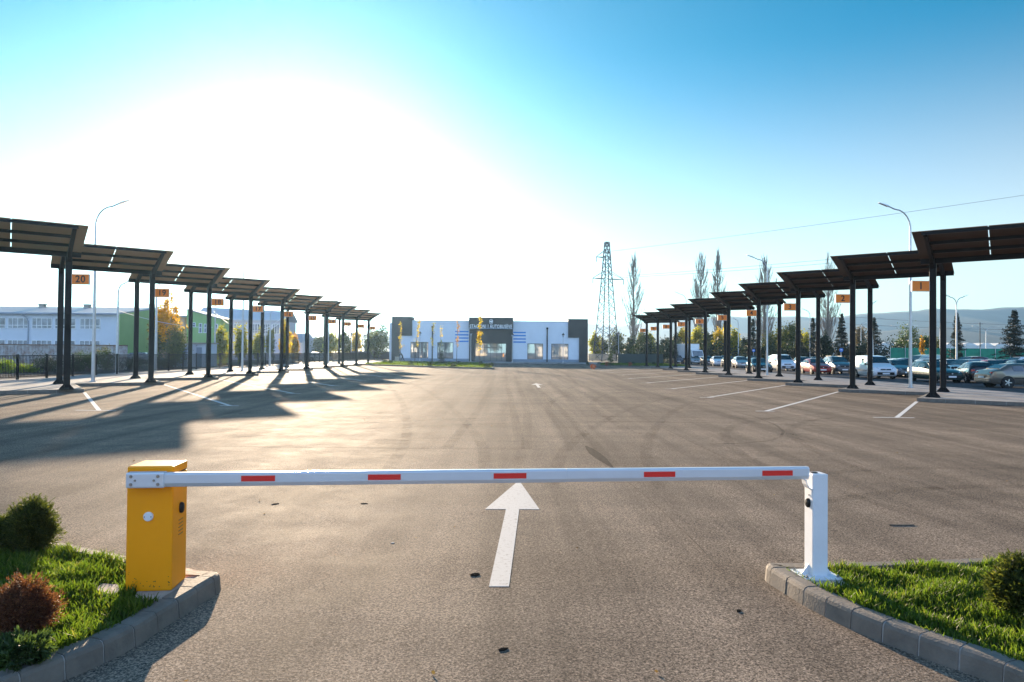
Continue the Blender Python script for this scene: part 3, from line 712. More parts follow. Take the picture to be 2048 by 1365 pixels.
# centre: dark portal with the sign box
pt_ = MB(); zc, zf = Z(636.6,980), Z(658.5,980)
dx0, dx1, dz = X(949.5), X(1012.8), Z(686.7,980)
pt_.box(((xcl+xcr)/2, YB-.15, (zc+zf)/2), (xcr-xcl, 1.7, zc-zf))
wall_with_holes(pt_, xcl+.04, xcr-.04, GZ-.1, zf, [(dx0,dx1,dz,GZ-.1)], YB-.3, .55)
pt_.box(((xcl+xcr)/2, YB-.15, zc+.03), (xcr-xcl+.08, 1.76, .06))
loc(pt_.build('portal', M['dark_panel']))
tr = MB(); tr.box(((xcl+xcr)/2, YB-1.02, zf+.06), (xcr-xcl+.04, .06, .14)); loc(tr.build('lit_fascia_edge', M['plinth']))  # paler strip: light on the fascia's lower edge, put in as colour
tx = text_mesh('lettering', 'STACIONI I AUTOBUSËVE', .88, M['letter'], None, (X(981.5), YB-1.04, Z(654.1,980)), (pi/2,0,0), .04, .012, space=1.16)
bw = max(v.co.x for v in tx.data.vertices)-min(v.co.x for v in tx.data.vertices); tx.scale = ((X(1023.5)-X(940))/bw, 1, 1)
loc(tx); tx.location = (X(981.8), -1.04, Z(654.1,980))
em = MB(); ex, ez = X(982.2), Z(644,982)
shield = [(cos(a)*.34*(1 if sin(a) > 0 else .95), sin(a)*(.42 if sin(a) > 0 else .5)) for a in np.linspace(0,2*pi,28)[:-1]]
inner = [(p[0]*.84, p[1]*.84) for p in shield]; n = len(shield)
V = [(ex+p[0], YB-1.06, ez+p[1]) for p in shield]+[(ex+p[0], YB-1.06, ez+p[1]) for p in inner]+[(ex+p[0], YB-1.0, ez+p[1]) for p in shield]
em.add(V, [(i,(i+1)%n,n+(i+1)%n,n+i) for i in range(n)]+[(i,2*n+i,2*n+(i+1)%n,(i+1)%n) for i in range(n)])
for q in ([(-.2,.2),(-.05,.05),(-.02,-.25),(-.26,.0)], [(.02,.26),(.12,.1),(.2,.22),(.24,-.05),(.08,-.28),(.0,.02)]):
    em.prism([(p[0], p[1]) for p in q], 0, .05, M=Matrix.Translation((ex,YB-1.0,ez)) @ Matrix.Rotation(pi/2,4,'X'))
loc(em.build('emblem', M['letter']))
for side_x0, side_x1, ys in ((910.2,937.6,(662.2,668.7,675.1,681.6)), (1026.2,1051.9,(664.2,670.3,677,683.2))):
    for y in ys:
        b = MB(); a0 = on(side_x0,y,YB); a1 = on(side_x1,y+2.9,YB); b.box(((a0.x+a1.x)/2,YB-.012,(a0.z+a1.z)/2), (abs(a1.x-a0.x)-.06,.03,abs(a0.z-a1.z)))
        loc(b.build('blue_stripe', M['blue']))
def window(xa, xb, zb, zt_, muls, Y, name='window', trans=()):
    f = MB(); t_ = .09; zc_ = (zb+zt_)/2
    f.box(((xa+xb)/2,Y,zt_-t_/2), (xb-xa,.1,t_)); f.box(((xa+xb)/2,Y,zb+t_/2), (xb-xa,.1,t_))
    for x in (xa+t_/2, xb-t_/2): f.box((x,Y,zc_), (t_,.1,zt_-zb-2*t_))
    for m in muls: f.box((m,Y,zc_), (.07,.09,zt_-zb-2*t_))
    for a_, b_, z_ in trans: f.box(((a_+b_)/2,Y,z_), (b_-a_,.085,.1))
    o = loc(f.build(name, M['frame_dark']))
    p = MB().box(((xa+xb)/2,Y+.02,zc_), (xb-xa-.04,.02,zt_-zb-.04)).build('pane', M['glass'], o)
    return o
for (a,b,zt_,zb), mu in zip(wins, ((838.5,849.5),(891,),(1058,1071),(1103.8,1120))):
    window(a,b,zb,zt_,[X(m) for m in mu],YB+.12)
xm = [X(968.5),X(981),X(993.8),X(1003)]
window(dx0,dx1,GZ,dz,xm,YB-.1,'entrance_door',[(xm[0],xm[2],Z(695.6,980))])
for px_, py_ in ((1094.2,657.2),(864.8,654.3)):
    d = MB(); x, z = X(px_), Z(py_,px_); d.box((x,YB-.09,(z+GZ)/2), (.2,.17,z-GZ)); d.box((x,YB-.13,z), (.34,.27,.3)); d.prism([(x-.17,YB-.26),(x+.17,YB-.26),(x+.17,YB),(x-.17,YB)], z-.16, z-.14)
    loc(d.build('downpipe', M['black']))
wg = MB(); wg.box((x0-.6,YB+9,Z(643,780)/2), (1.3,9,Z(643,780)-.1)); loc(wg.build('side_wing', M['white_wall']))
sheet('forecourt', [(-30,112),(24,110),(24,121.6),(-30,121.6)], .14, M['pavers'], .1)

# ------------------------------------------------------------------ planted beds by the station
bedL = [(-19.8,90),(-3.2,75.7),(-2.1,76.2),(-2.0,78),(-4.5,106),(-19.8,109)]
bedR = [(14.3,108),(12.6,98),(13.4,95.5),(24.4,93.2),(24.6,108)]
for pl_, lb in ((bedL,'long kerbed bed before the station'),(bedR,'kerbed bed right of the station')):
    cx = sum(p[0] for p in pl_)/len(pl_); cy = sum(p[1] for p in pl_)/len(pl_)
    struct(MB().prism(pl_, -.02, .15).build('bed_kerb', M['kerb'], bevel=.02), lb)
    inn = [(cx+(p[0]-cx)*.975, cy+(p[1]-cy)*.975) for p in pl_]
    struct(MB().prism(inn, .1, .165).build('bed_soil', mat('bed_turf',(.05,.085,.02),.95,var=.4,vscale=1.2)))
    b_ = (min(p[0] for p in inn), max(p[0] for p in inn), min(p[1] for p in inn), max(p[1] for p in inn))
    grass('lawn', inn, b_, 26000, .12, .26, .16, 8, label='sunlit grass on the '+lb, wid=.022)
M['boxwood'] = leaf_mat('boxwood_leaves', (.018,.032,.014), (.045,.07,.022), .3)
M['russet'] = leaf_mat('russet_leaves', (.16,.04,.02), (.30,.10,.045), .4)
M['silver'] = leaf_mat('blue_grey_needles', (.10,.13,.14), (.2,.24,.26), .3)
def ball_shrub(px, py, rpx, label, m='boxwood', z=.16, n=900, squash=.85, cat='shrub', group=None, seed=0):
    p = at(px, py, z); r = rpx/F_PX*p.y
    g = np.random.default_rng(seed+int(px))
    t = thing('round_shrub', label, cat, p, 0, group)
    P = blob_points(n, r, r*squash, g, 40, .16, .75); P[:,2] += r*squash*.9; P[:,2] = np.maximum(P[:,2], .01)
    V, F = leaf_quads(P, r*.22, g); np_mesh('foliage', V, F, M[m], t)
    MB().tube([(0,0,-.03),(0,0,r*.9)], [r*.1,r*.05], 6).build('stem', M['bark'], t)
    return t
for i, (px, py, r, w_) in enumerate(((770,726.5,4.6,'leftmost dark round shrub by the station, beyond the parked row'),(780.5,728,4.8,'dark round shrub right beside the leftmost one'),(821,730.5,5,'dark round shrub under the leaning yellow sapling'),
        (860,732.8,5.2,'dark round shrub on the front edge below the left downpipe'),(905.5,734.5,5.4,'dark round shrub at the front edge left of the entrance'),(917,728.6,3.6,'small dark shrub deeper in the bed, below the blue stripes'),
        (973.5,736.3,5.6,'dark round shrub at the right front corner of the bed'),(983,733.5,4.8,'dark round shrub at the tip of the bed before the entrance'),(962,730,4,'dark shrub behind the tallest yellow sapling'))):
    ball_shrub(px, py, r, w_, group='clipped round shrubs on the station bed', seed=i)
ball_shrub(1175.5,731,3.6,'dark upright shrub at the right corner of the station', squash=1.25)
ball_shrub(1198.4,729,4.3,'low silvery shrub beside the pylon foot','silver', squash=.6)
ball_shrub(1214.3,732,4.7,'rust red round shrub left of the small spruce','russet')
ball_shrub(1260,732.5,4.6,'rust red round shrub between two dark ones','russet')
ball_shrub(1266.5,730.5,3.8,'dark round shrub touching the right rust red one')
ball_shrub(1253,730,3.6,'dark round shrub just right of the small spruce')
ball_shrub(1307,731.5,4.4,'dark round shrub at the foot of shelter 9')
ball_shrub(1187,738.5,5.4,'shaggy brown red shrub on the kerb right of the station','russet', z=.02, squash=1.0)

M['yellow_leaf'] = leaf_mat('yellow_leaves', (.34,.27,.02), (.58,.42,.035), .62, (.50,.22,.02))
M['gold_leaf'] = leaf_mat('golden_leaves', (.32,.17,.015), (.55,.30,.02), .5, (.42,.18,.03))
M['lime_leaf'] = leaf_mat('yellow_green_leaves', (.15,.16,.02), (.32,.29,.03), .62, (.42,.33,.03))
M['olive_leaf'] = leaf_mat('olive_leaves', (.045,.06,.02), (.11,.12,.03), .4, (.2,.17,.04))
M['green_leaf'] = leaf_mat('green_leaves', (.03,.055,.02), (.075,.11,.03), .4)
M['dark_leaf'] = leaf_mat('dark_leaves', (.014,.025,.012), (.035,.05,.02), .3)
M['brown_leaf'] = leaf_mat('bare_brown_twigs', (.10,.08,.055), (.18,.14,.09), .3)
M['needle'] = leaf_mat('spruce_needles', (.008,.016,.012), (.022,.036,.024), .15)
def sapling(px, py, top, lean, w, n, m, label, seed, low=.35):
    p = at(px, py, .16); H = (py-top)/F_PX*p.y; g = np.random.default_rng(seed); rr = random.Random(seed)
    t = thing('sapling', label, 'sapling', p, 0, 'thin young trees on the station bed')
    lx = lean/F_PX*p.y; mb = MB(); mb.tube([(0,0,-.02),(lx*.4,0,H*.5),(lx,0,H*.97)], [.045,.03,.012], 6)
    C = []
    for i in range(22):
        z = H*rr.uniform(low,.97); a = rr.uniform(0,2*pi); l = w/F_PX*p.y*rr.uniform(.5,1.1)*(1.1-.5*z/H); x0_ = lx*z/H
        e = Vector((x0_+cos(a)*l, sin(a)*l, z+l*1.2)); mb.tube([(x0_,0,z),e], [.012,.005], 4, cap=False)
        for _ in range(max(1,int(n*1.5)//22)): C.append(Vector((x0_,0,z)).lerp(e, rr.uniform(.3,1.1))+Vector((rr.gauss(0,.09),rr.gauss(0,.09),rr.gauss(0,.12))))
    mb.build('trunk', M['bark'], t)
    V, F = leaf_quads(np.array([tuple(c) for c in C]), .155, g, asp=.8); np_mesh('crown', V, F, M[m], t)
sapling(801,725,646,-1,6,130,'yellow_leaf','sparse yellow sapling in front of the left charcoal block',1,.3)
sapling(829,729,640,8,4,150,'yellow_leaf','slim yellow sapling leaning right beside the first window',2)
sapling(864.5,728.5,645,1,6,60,'lime_leaf','nearly bare sapling in front of the left downpipe',3)
sapling(880,726,652,2,2.5,80,'yellow_leaf','narrow yellow sapling above the small fir',4)
sapling(913,729.5,634,2,5,130,'gold_leaf','golden sapling crossing the left blue stripes',5)
sapling(959.5,733,629,0,6,330,'yellow_leaf','tallest and fullest yellow sapling, before the entrance sign',6,.3)

def spruce(p, H, Wd, label, seed, m='needle', group='dark spruces', name='spruce_tree', gaps=.25, dens=1.0):
    g = np.random.default_rng(seed); rr = random.Random(seed)
    t = thing(name, label, 'conifer', p, rr.uniform(0,6), group)
    mb = MB(); mb.tube([(0,0,-.1),(0,0,H*.98)], [H*.018,H*.003], 6)
    C = []; S = []; nw = int(H*3.2)+10
    for i in range(nw):
        f = (i+rr.random())/nw; z = H*(.07+.91*f); Rr = Wd/2*(1-f)**.85*rr.uniform(.6,1.15)+.05*Wd
        nb = rr.randint(5,8)
        for j in range(nb):
            if rr.random() < gaps*.7: continue
            a = rr.uniform(0,2*pi); l = Rr*rr.uniform(.65,1.12)
            e = (cos(a)*l, sin(a)*l, z-l*rr.uniform(.0,.38)+l*.1)
            if f < .9: mb.tube([(0,0,z),e], [H*.004,H*.001], 4, cap=False)
            k = int((16+l*30)*dens)
            u = g.random(k)**.75; P = np.array([0,0,z])+(np.array(e)-np.array([0,0,z]))*u[:,None]
            wd = .26*l*(1.15-u)+.06; per = np.array([-sin(a),cos(a),0])
            P = P+per*(g.normal(size=k)*wd)[:,None]+np.array([0,0,1])*(g.normal(size=k)*.105*H/8*(1.2-.6*u)-.03*H/8*u)[:,None]
            C.append(P)
    C = np.concatenate(C); V, F = leaf_quads(C, .055*H**.75*.80, g, .1, .40)
    mb.build('trunk', M['bark'], t); np_mesh('crown', V, F, M[m], t); return t
p = at(883.5,728,.16); spruce(p, (728-700)/F_PX*p.y, 22/F_PX*p.y, 'small dark fir on the station bed before the second window', 21, group=None, gaps=.05, dens=1.6)
p = at(1221,732.5,.16); spruce(p, (732-694)/F_PX*p.y, 19/F_PX*p.y, 'small grey green spruce at the foot of the pylon', 22, 'green_leaf', None, gaps=.1, dens=1.5)

# ------------------------------------------------------------------ lantern posts, street lamps, poles
def lantern(px, base, top, label, white=False, z=.15):
    p = at(px, base, z); H = (base-top)/F_PX*p.y
    t = thing('lantern_post', label, 'lantern', p, 0, 'lantern posts round the station'); s = H/5
    MB().lathe([(.09*s,0),(.09*s,.25*s),(.05*s,.3*s),(.04*s,H-.75*s)], 10).build('post', M['galv'], t, smooth=True)
    hd = MB().lathe([(.05*s,H-.78*s),(.07*s,H-.74*s),(.20*s,H-.36*s),(.21*s,H-.34*s)], 8).build('lantern_glass', M['galv'] if white else M['lamp_glass'], t)
    MB().lathe([(.27*s,H-.345*s),(.24*s,H-.29*s),(.05*s,H-.1*s),(.03*s,H-.06*s),(.02*s,H)], 8).build('lantern_cap', M['black'] if not white else M['galv'], t)
for q in ((839.5,723,663,'lantern post before the first station window from the left'),(941.4,724.5,663.4,'lantern post at the left edge of the station entrance'),(1024.4,725.6,666,'lantern post at the right edge of the station entrance'),
          (1126,726,666,'lantern post before the rightmost station window'),(1199,719.5,670,'lantern post inside the left leg of the pylon'),(1216.5,720,668,'lantern post behind the middle of the pylon'),(1237,723.5,663.6,'lantern post just right of the pylon'),
          (702.4,720.5,664.6,'lantern post between shelters 13 and 12'),(729,719,667.6,'lantern post just left of the last left shelter post')): lantern(*q)
for q in ((750.4,717,671,'pale lantern post left of the big tree by the station'),(770.4,716.5,673.5,'pale lantern post in front of the big tree by the station')): lantern(*q, white=True)

def street_lamp(p, H, arms, reach, label, group, r=.085, lean=0):
    t = thing('street_lamp', label, 'street lamp', p, 0, group)
    mb = MB(); mb.tube([(0,0,0),(lean*.5,0,H*.45),(lean*.85,0,H*.86)], [r*1.15,r*.85,r*.55], 10); mb.lathe([(r*2,0),(r*2,.03),(r*1.2,.05)], 10)
    mb.build('pole', M['galv'], t, smooth=True)
    for s in arms:
        pts = [(lean*.85,0,H*.86)]+[(lean*.85+s*reach*.5*(1-cos(u)), 0, H*.86+H*.105*sin(u)) for u in np.linspace(.1,pi/2,6)]
        pts.append((lean*.85+s*reach*.72,0,H*.982)); e = pts[-1]
        a = MB().tube(pts, [r*.55]*2+[r*.45]*(len(pts)-2), 8).build('arm', M['galv'], t, smooth=True)
        h = MB(); h.bar(e, (lean*.85+s*reach*1.02,0,H*1.0), .22, .07, w1=.16, h1=.03); h.build('lamp_head', M['galv'], a)
    return t
plat = 'tall lamps along the bus platforms'
street_lamp(at(186,764,.15), 9.9, (1,), 1.75, 'street lamp on the left platform, between the shelters of bays 20 and 19', plat)
street_lamp(at(484.4,742,.15), 9.9, (1,), 1.75, 'street lamp on the left platform, seen above the shelter of bay 17', plat)
street_lamp((-24.5,91.4,.15), 9.9, (1,), 1.75, 'farthest street lamp on the left platform, above the shelter of bay 14', plat)
street_lamp(at(1821,776,.15), 10.4, (-1,), 1.75, 'street lamp on the right platform behind the sign of bay 1', plat)
street_lamp(at(1534,750.3,.15), 10.4, (-1,), 1.75, 'street lamp on the right platform beside the post of bay 4', plat)
street_lamp((24.3,95,.15), 10.4, (-1,), 1.75, 'farthest street lamp on the right platform, above shelter 7', plat)
def far_lamp(px, top, Y, arms, reach, label, z=0, **k):
    a = on(px, top, Y); street_lamp((a.x, Y, z), a.z-z, arms, reach, label, 'lamps beyond the platforms', .11, **k)
far_lamp(1913,590,90,(-1,1),1.5,'double armed lamp rising beside the spruce behind the cars')
far_lamp(1972,653,170,(-1,1),3.4,'double armed lamp far right near the greenhouse')
far_lamp(1809,651,170,(-1,1),3.2,'double armed lamp in front of the round green tree')
far_lamp(1747,601,100,(1,),.8,'single armed leaning lamp right of bay sign 2',lean=-.35)
far_lamp(1620,617,122,(-1,),1.6,'single armed lamp right of bay sign 3')
far_lamp(1722,645,165,(1,),1.4,'thin distant lamp left of the second right shelter rear post')
far_lamp(1880,652,165,(-1,),1.3,'thin distant lamp left of the spruce behind the cars')
far_lamp(1477,636,128,(-1,),1.2,'thin lamp behind the sign of bay 4')
far_lamp(237,561,52,(1,),.9,'slim pale lamp by the railing in front of the green gable',z=.03)
far_lamp(314,560,55,(1,),.9,'slim pale lamp by the railing under the golden birch',z=.03)
far_lamp(431,600,80,(1,),.9,'slim lamp behind the sign of bay 18',z=.03)
far_lamp(531.6,640,95,(1,),.8,'slim pale lamp right of bay sign 17',z=.03)
far_lamp(541,616,78,(1,),.8,'taller slim lamp between bay signs 17 and 16',z=.03)
far_lamp(607,630,105,(1,),.8,'slim lamp left of bay sign 15',z=.03)
def pole(px, top, Y, label, arm=0, r=.14):
    a = on(px, top, Y); t = thing('utility_pole', label, 'pole', (a.x,Y,0), 0, 'plain poles in the distance')
    MB().tube([(0,0,-.1),(0,0,a.z)], [r,r*.7], 8).build('pole', M['steel'], t)
    MB().bar((min(arm,0)-.4,0,a.z-.5), (max(arm,0)+.4,0,a.z-.5), .12, .12).build('crossarm', M['steel'], t)
pole(672.5,598,150,'dark pole with a side bracket above shelter 13', -1.7)
pole(697,652,170,'dark thin pole below bay sign 13'); pole(707,665,180,'short dark pole between bay signs 13 and 12')
pole(1960,645,207,'lone wooden pole before the hills at far right', .5); pole(630,666,170,'thin pole between bay signs 15 and 14')

# ------------------------------------------------------------------ lattice pylons and wires
def pylon(p, H, wb, wt_, label, arms, r=.085, levels=15, rz=.6):
    t = thing('lattice_pylon', label, 'pylon', p, rz)
    def cw(z): return (wb+(wt_-wb)*min(1,(z/H))**.82)/2
    mb = MB()
    zs_ = [H*(1-(1-i/levels)**1.12) for i in range(levels+1)]
    for sx, sy in ((1,1),(1,-1),(-1,-1),(-1,1)):
        for a, b in zip(zs_[:-1], zs_[1:]): mb.bar((sx*cw(a),sy*cw(a),a), (sx*cw(b),sy*cw(b),b), r*2.0, r*2.0)
    mb.build('legs', M['lattice'], t); br_ = MB()
    cs = [(1,1),(1,-1),(-1,-1),(-1,1)]
    for a, b in zip(zs_[:-1], zs_[1:]):
        for i in range(4):
            (x0_,y0_),(x1_,y1_) = cs[i], cs[(i+1)%4]
            br_.bar((x0_*cw(a),y0_*cw(a),a),(x1_*cw(b),y1_*cw(b),b), r*.9, r*.9); br_.bar((x1_*cw(a),y1_*cw(a),a),(x0_*cw(b),y0_*cw(b),b), r*.9, r*.9)
    for i in range(4):
        (x0_,y0_),(x1_,y1_) = cs[i], cs[(i+1)%4]
        br_.bar((x0_*cw(H),y0_*cw(H),H),(x1_*cw(H),y1_*cw(H),H), r*1.4, r*1.4)
    br_.build('bracing', M['lattice'], t)
    for z, l0, l1 in arms:
        c = MB()
        for sx, L_ in ((-1,l0),(1,l1)):
            if L_:
                for sy in (-1,1):
                    c.bar((sx*cw(z),sy*cw(z),z),(sx*L_,0,z+.05), r*1.5, r*1.5); c.bar((sx*cw(z+1.6),sy*cw(z+1.6),z+1.6),(sx*L_,0,z+.1), r*.9, r*.9)
                for q in (.35,.65): c.bar((sx*(cw(z)+(L_-cw(z))*q),-cw(z)*(1-q),z),(sx*(cw(z)+(L_-cw(z))*q),cw(z)*(1-q),z), r, r)
                c.tube([(sx*L_,0,z),(sx*L_,0,z-1.1)], .09, 6)
        c.build('crossarm', M['lattice'], t)
    return t
P0 = on(1212.5,722,150); P0.z = 0; ztop = on(1213,485,150).z
pylon(P0, ztop, 4.6, .75, 'tall steel lattice pylon standing right of the station', ((ztop-3.4,2.6,1.0),(ztop-8.1,3.4,4.2)), rz=.35)
p2 = on(734.6,582,330); pylon((p2.x,330,0), p2.z, 5, 1.0, 'faint distant pylon behind the last left shelter', ((p2.z-4.5,5,2.2),), .12, 9, .2)
def wire(A_, B_, label, sag=.6, r=.028, m='cable', group='overhead wires from the pylon'):
    A_, B_ = Vector(A_), Vector(B_); pts = [A_.lerp(B_,u)-Vector((0,0,sag*4*u*(1-u))) for u in np.linspace(0,1,17)]
    o = MB().tube(pts, r, 4).build('overhead_wire', M[m]); tag(o, label, 'wire', group)
E_ = on(2048,387,118); D_ = E_-on(1240,502,148)
wire(on(1222,503,150), E_+D_*.35, 'topmost overhead wire climbing to the right edge of the sky', .5)
E_ = on(2000,440,120); 
wire(on(1240,553,150), on(2300,452,112), 'middle overhead wire passing behind the lamp of bay 4', .6)
wire(on(1240,556,151), on(2300,462,113), 'lowest overhead wire passing behind the poplars', .8)
wire(on(1700,634,300), on(2200,652,300), 'upper thin wire in front of the far hills', 1, .06, group='wires before the hills')
wire(on(1690,648,300), on(2200,660,300), 'lower thin wire in front of the far hills', 1, .06, group='wires before the hills')
wire(on(237,622,58), on(425,655,80), 'pale cable from the green gable to the pole by bay 18', .4, .022, 'cable_white', 'pale cables by the school')
wire(on(427,624,80), on(562,637,96), 'upper pale sagging cable before the grey hall', 2.0, .03, 'cable_white', 'pale cables by the school')
wire(on(427,623,80.5), on(562,645,96), 'lower pale sagging cable before the grey hall', 1.9, .03, 'cable_white', 'pale cables by the school')

# ------------------------------------------------------------------ railing along the left platform
t = thing('railing_fence', 'long black railing with square posts along the left platform', 'fence', (-28.1,24,.146))
pm_ = None
for i in range(46):
    y = .2+2.45*i
    if i == 0:
        po = MB().box((0,0,.72), (.10,.10,1.44)).build('post', M['steel'], t); po.location = (0,y,0)
        b = MB(); L_ = 2.35
        for z in (.14, 1.36): b.box((0,L_/2,z), (.03,L_,.04))
        for k in range(20): b.box((0,.07+k*(L_-.14)/19,.75), (.02,.030,1.2))
        pn = b.build('railing_panel', M['steel'], t); pn.location = (0,y+.05,0); p0_, n0_ = po, pn
    else:
        for src, dy in ((p0_,0),(n0_,.05)):
            c = src.copy(); COL.objects.link(c); c.location = (0,y+dy,0)
# fence behind, turning right towards the station
def board_fence(name, a, b, h, m, label, step=2.5, gap=.02, bw=.16):
    a, b = Vector(a), Vector(b); L_ = (b-a).length; t = thing(name, label, 'fence', a, atan2(b.y-a.y,b.x-a.x))
    n = max(1,int(L_/step)); q = MB()
    k = int(L_/bw)
    for i in range(k): q.box((L_*(i+.5)/k,.0,h/2+.05), (L_/k-gap,.025,h-.1+rnd.uniform(-.03,.03)))
    q.box((L_/2,.03,h*.25), (L_,.04,.08)); q.box((L_/2,.03,h*.8), (L_,.04,.08)); q.build('boards', m, t)
    p = MB().box((0,.06,h/2), (.1,.1,h)).build('post', M['steel'], t)
    for i in range(1,n+1): c = p.copy(); COL.objects.link(c); c.location = (L_*i/n,0,0)
a, b = on(700,717,136), on(784,716,136)
board_fence('rear_fence', (a.x,136,.0), (b.x,136,.0), 1.75, mat('grey_fence_sheet',(.10,.10,.105),.7), 'grey sheet fence behind the last left shelters', 2.5, .004, .3)
a, b = on(1178,718,150), on(1232,718,150)
board_fence('wooden_fence', (a.x,150,.0), (b.x,150,.0), 1.6, M['wood_fence'], 'pale wooden board fence behind the pylon', 2.5)
a, b = on(1236,728,118), on(1326,733,104)
board_fence('dark_fence', (a.x,118,.0), (b.x,104,.0), 1.75, mat('dark_fence_board',(.06,.075,.07),.7), 'dark green grey board fence behind the last right shelters', 2.2, .02, .25)

# ------------------------------------------------------------------ school side on the left
def gable_house(name, label, x0, x1, y0, y1, eave, ridge, walls, roof, gable=None, over=.5, parts=None):
    t = thing(name, label, 'building', ((x0+x1)/2, y0, 0)); ox, oy = (x0+x1)/2, y0
    W_, D_ = x1-x0, y1-y0; w_ = MB(); w_.box((0,D_/2,eave/2), (W_,D_,eave)); w_.build('wall', walls, t)
    g = MB()
    for x in (-W_/2+.1, W_/2-.1):
        V = [(x-.1,0,eave),(x-.1,D_,eave),(x-.1,D_/2,ridge),(x+.1,0,eave),(x+.1,D_,eave),(x+.1,D_/2,ridge)]
        g.add(V, [(0,2,1),(3,4,5),(0,1,4,3),(1,2,5,4),(2,0,3,5)])
    g.build('gable', gable or walls, t)
    if gable: MB().box((W_/2+.02,D_/2,eave/2), (.08,D_+.06,eave)).build('gable_cladding', gable, t)
    s = (ridge-eave)/(D_/2); r = MB()
    for sg_ in (0,1):
        ya, yb = (-over, D_/2) if not sg_ else (D_+over, D_/2); za = eave-over*s
        V = [(-W_/2-.2,ya,za+.02),(W_/2-.12,ya,za+.02),(W_/2-.12,yb,ridge+.02),(-W_/2-.2,yb,ridge+.02)]; V += [(a_,b_,c_+.16) for a_,b_,c_ in V]
        r.add(V, [(3,2,1,0),(4,5,6,7),(0,1,5,4),(1,2,6,5),(2,3,7,6),(3,0,4,7)])
    r.box((0,-over-.06,eave-over*s+.06), (W_+.1,.14,.14))
    ro = r.build('roof', roof, t)
    return t, ox, oy, ro
def facade_window(parent, xa, xb, za, zb, oy_local, muls, tr=None, frame=None, depth=.06):
    f = MB(); cx, cz = (xa+xb)/2, (za+zb)/2; tt = .08
    f.box((cx,oy_local,zb-tt/2), (xb-xa,depth,tt)); f.box((cx,oy_local,za+tt/2), (xb-xa+.1,depth+.06,tt))
    for x in [xa+tt/2]+[xa+(xb-xa)*m for m in muls]+[xb-tt/2]: f.box((x,oy_local,cz), (tt,depth,zb-za-2*tt))
    if tr: f.box((cx,oy_local,za+(zb-za)*tr), (xb-xa-2*tt,depth*.9,.07))
    o = f.build('window', frame or M['white_metal'], parent)
    MB().box((cx,oy_local+.01,cz), (xb-xa-.05,.03,zb-za-.05)).build('pane', M['school_glass'], o)
M['school_glass'] = mat('curtained_glass', (.05,.06,.08), .12, spec=.8, col2=(.30,.34,.40), vscale=.9)
YS = 85.0; xs1 = on(238,680,YS).x; ev = on(120,628,YS).z; rg = on(200,617,YS+9).z
t, ox, oy, ro = gable_house('school_building', 'long two-storey white school with a green gable end behind the railing', xs1-46, xs1, YS, YS+19, ev, rg, mat('school_render',(.60,.63,.68),.85,var=.04,vscale=.6), M['grey_roof'], M['green_wall'])
for a_, b_ in ((-40,12),(16,57.5),(64,105),(110,152),(160,201.5)):
    xa, xb = on(a_,650,YS).x-ox, on(b_,650,YS).x-ox
    facade_window(t, xa, xb, on(80,658,YS).z, on(80,636,YS).z, -.03, (.24,.48,.76), .3)
    facade_window(t, xa, xb, on(80,702,YS).z, on(80,680.5,YS).z, -.03, (.24,.48,.76), .3)
dp = MB(); x = on(57.5,650,YS).x-ox; dp.tube([(x-.5,-.45,ev-.1),(x-.3,-.15,ev-.5),(x,-.1,ev-1.0),(x,-.1,.2)], .07, 8); dp.build('downpipe', M['grey_roof'], t)
for px in (85,175): 
    x = on(px,615,YS+8).x-ox; c = MB(); c.box((x,8,rg-.1), (.7,.6,.9)); c.box((x,8,rg+.42), (.9,.8,.12)); c.build('chimney', M['concrete'], ro)
c = MB(); c.box((22.0,9.5,rg+.1), (.6,.6,.8)); c.box((22.0,9.5,rg+.55), (.75,.75,.12)); c.build('chimney', M['concrete'], ro)
xa, xb = on(373,680,92).x, on(440,680,92).x
gt = thing('green_house', 'green rendered wing with white windows and a sloping roof edge', 'building', (xa,92,0)); W_ = xb-xa
za, zb = on(376,620,92).z, on(440,639,92).z
q = MB(); V = [(0,0,0),(W_,0,0),(W_,0,zb),(0,0,za),(0,3,0),(W_,3,0),(W_,3,zb),(0,3,za)]
q.add(V, [(0,1,2,3),(5,4,7,6),(1,5,6,2),(4,0,3,7),(3,2,6,7),(4,5,1,0)]); q.build('wall', M['green_wall'], gt)
V = [(-.2,-.25,za+.06),(W_+.2,-.25,zb+.0),(W_+.2,3.2,zb),(-.2,3.2,za+.06)]; V += [(a_,b_,c_+.14) for a_,b_,c_ in V]
MB().add(V, [(3,2,1,0),(4,5,6,7),(0,1,5,4),(1,2,6,5),(2,3,7,6),(3,0,4,7)]).build('roof', M['grey_roof'], gt)
for x0_, x1_, y0_, y1_ in ((385,391.5,645.5,655),(398,404.5,647,666.5),(408,413.5,648,666.5),(430,436,648,666.5)):
    facade_window(gt, on(x0_,650,92).x-xa, on(x1_,650,92).x-xa, on(400,y1_,92).z, on(400,y0_,92).z, -.03, (), .55)
xa2 = on(362,680,94).x
ps = thing('peach_house', 'narrow peach coloured house wall between the birch and the green wing', 'building', (xa2,94,0)); z_ = on(365,635,94).z
MB().box((-1.2,4,z_/2), (3.4,8,z_)).build('wall', M['peach'], ps); MB().box((-1.2,4,z_+.12), (3.9,8.6,.24)).build('roof', M['grey_roof'], ps)
facade_window(ps, -1.0,-.1, z_*.42, z_*.68, -.03, (.5,))
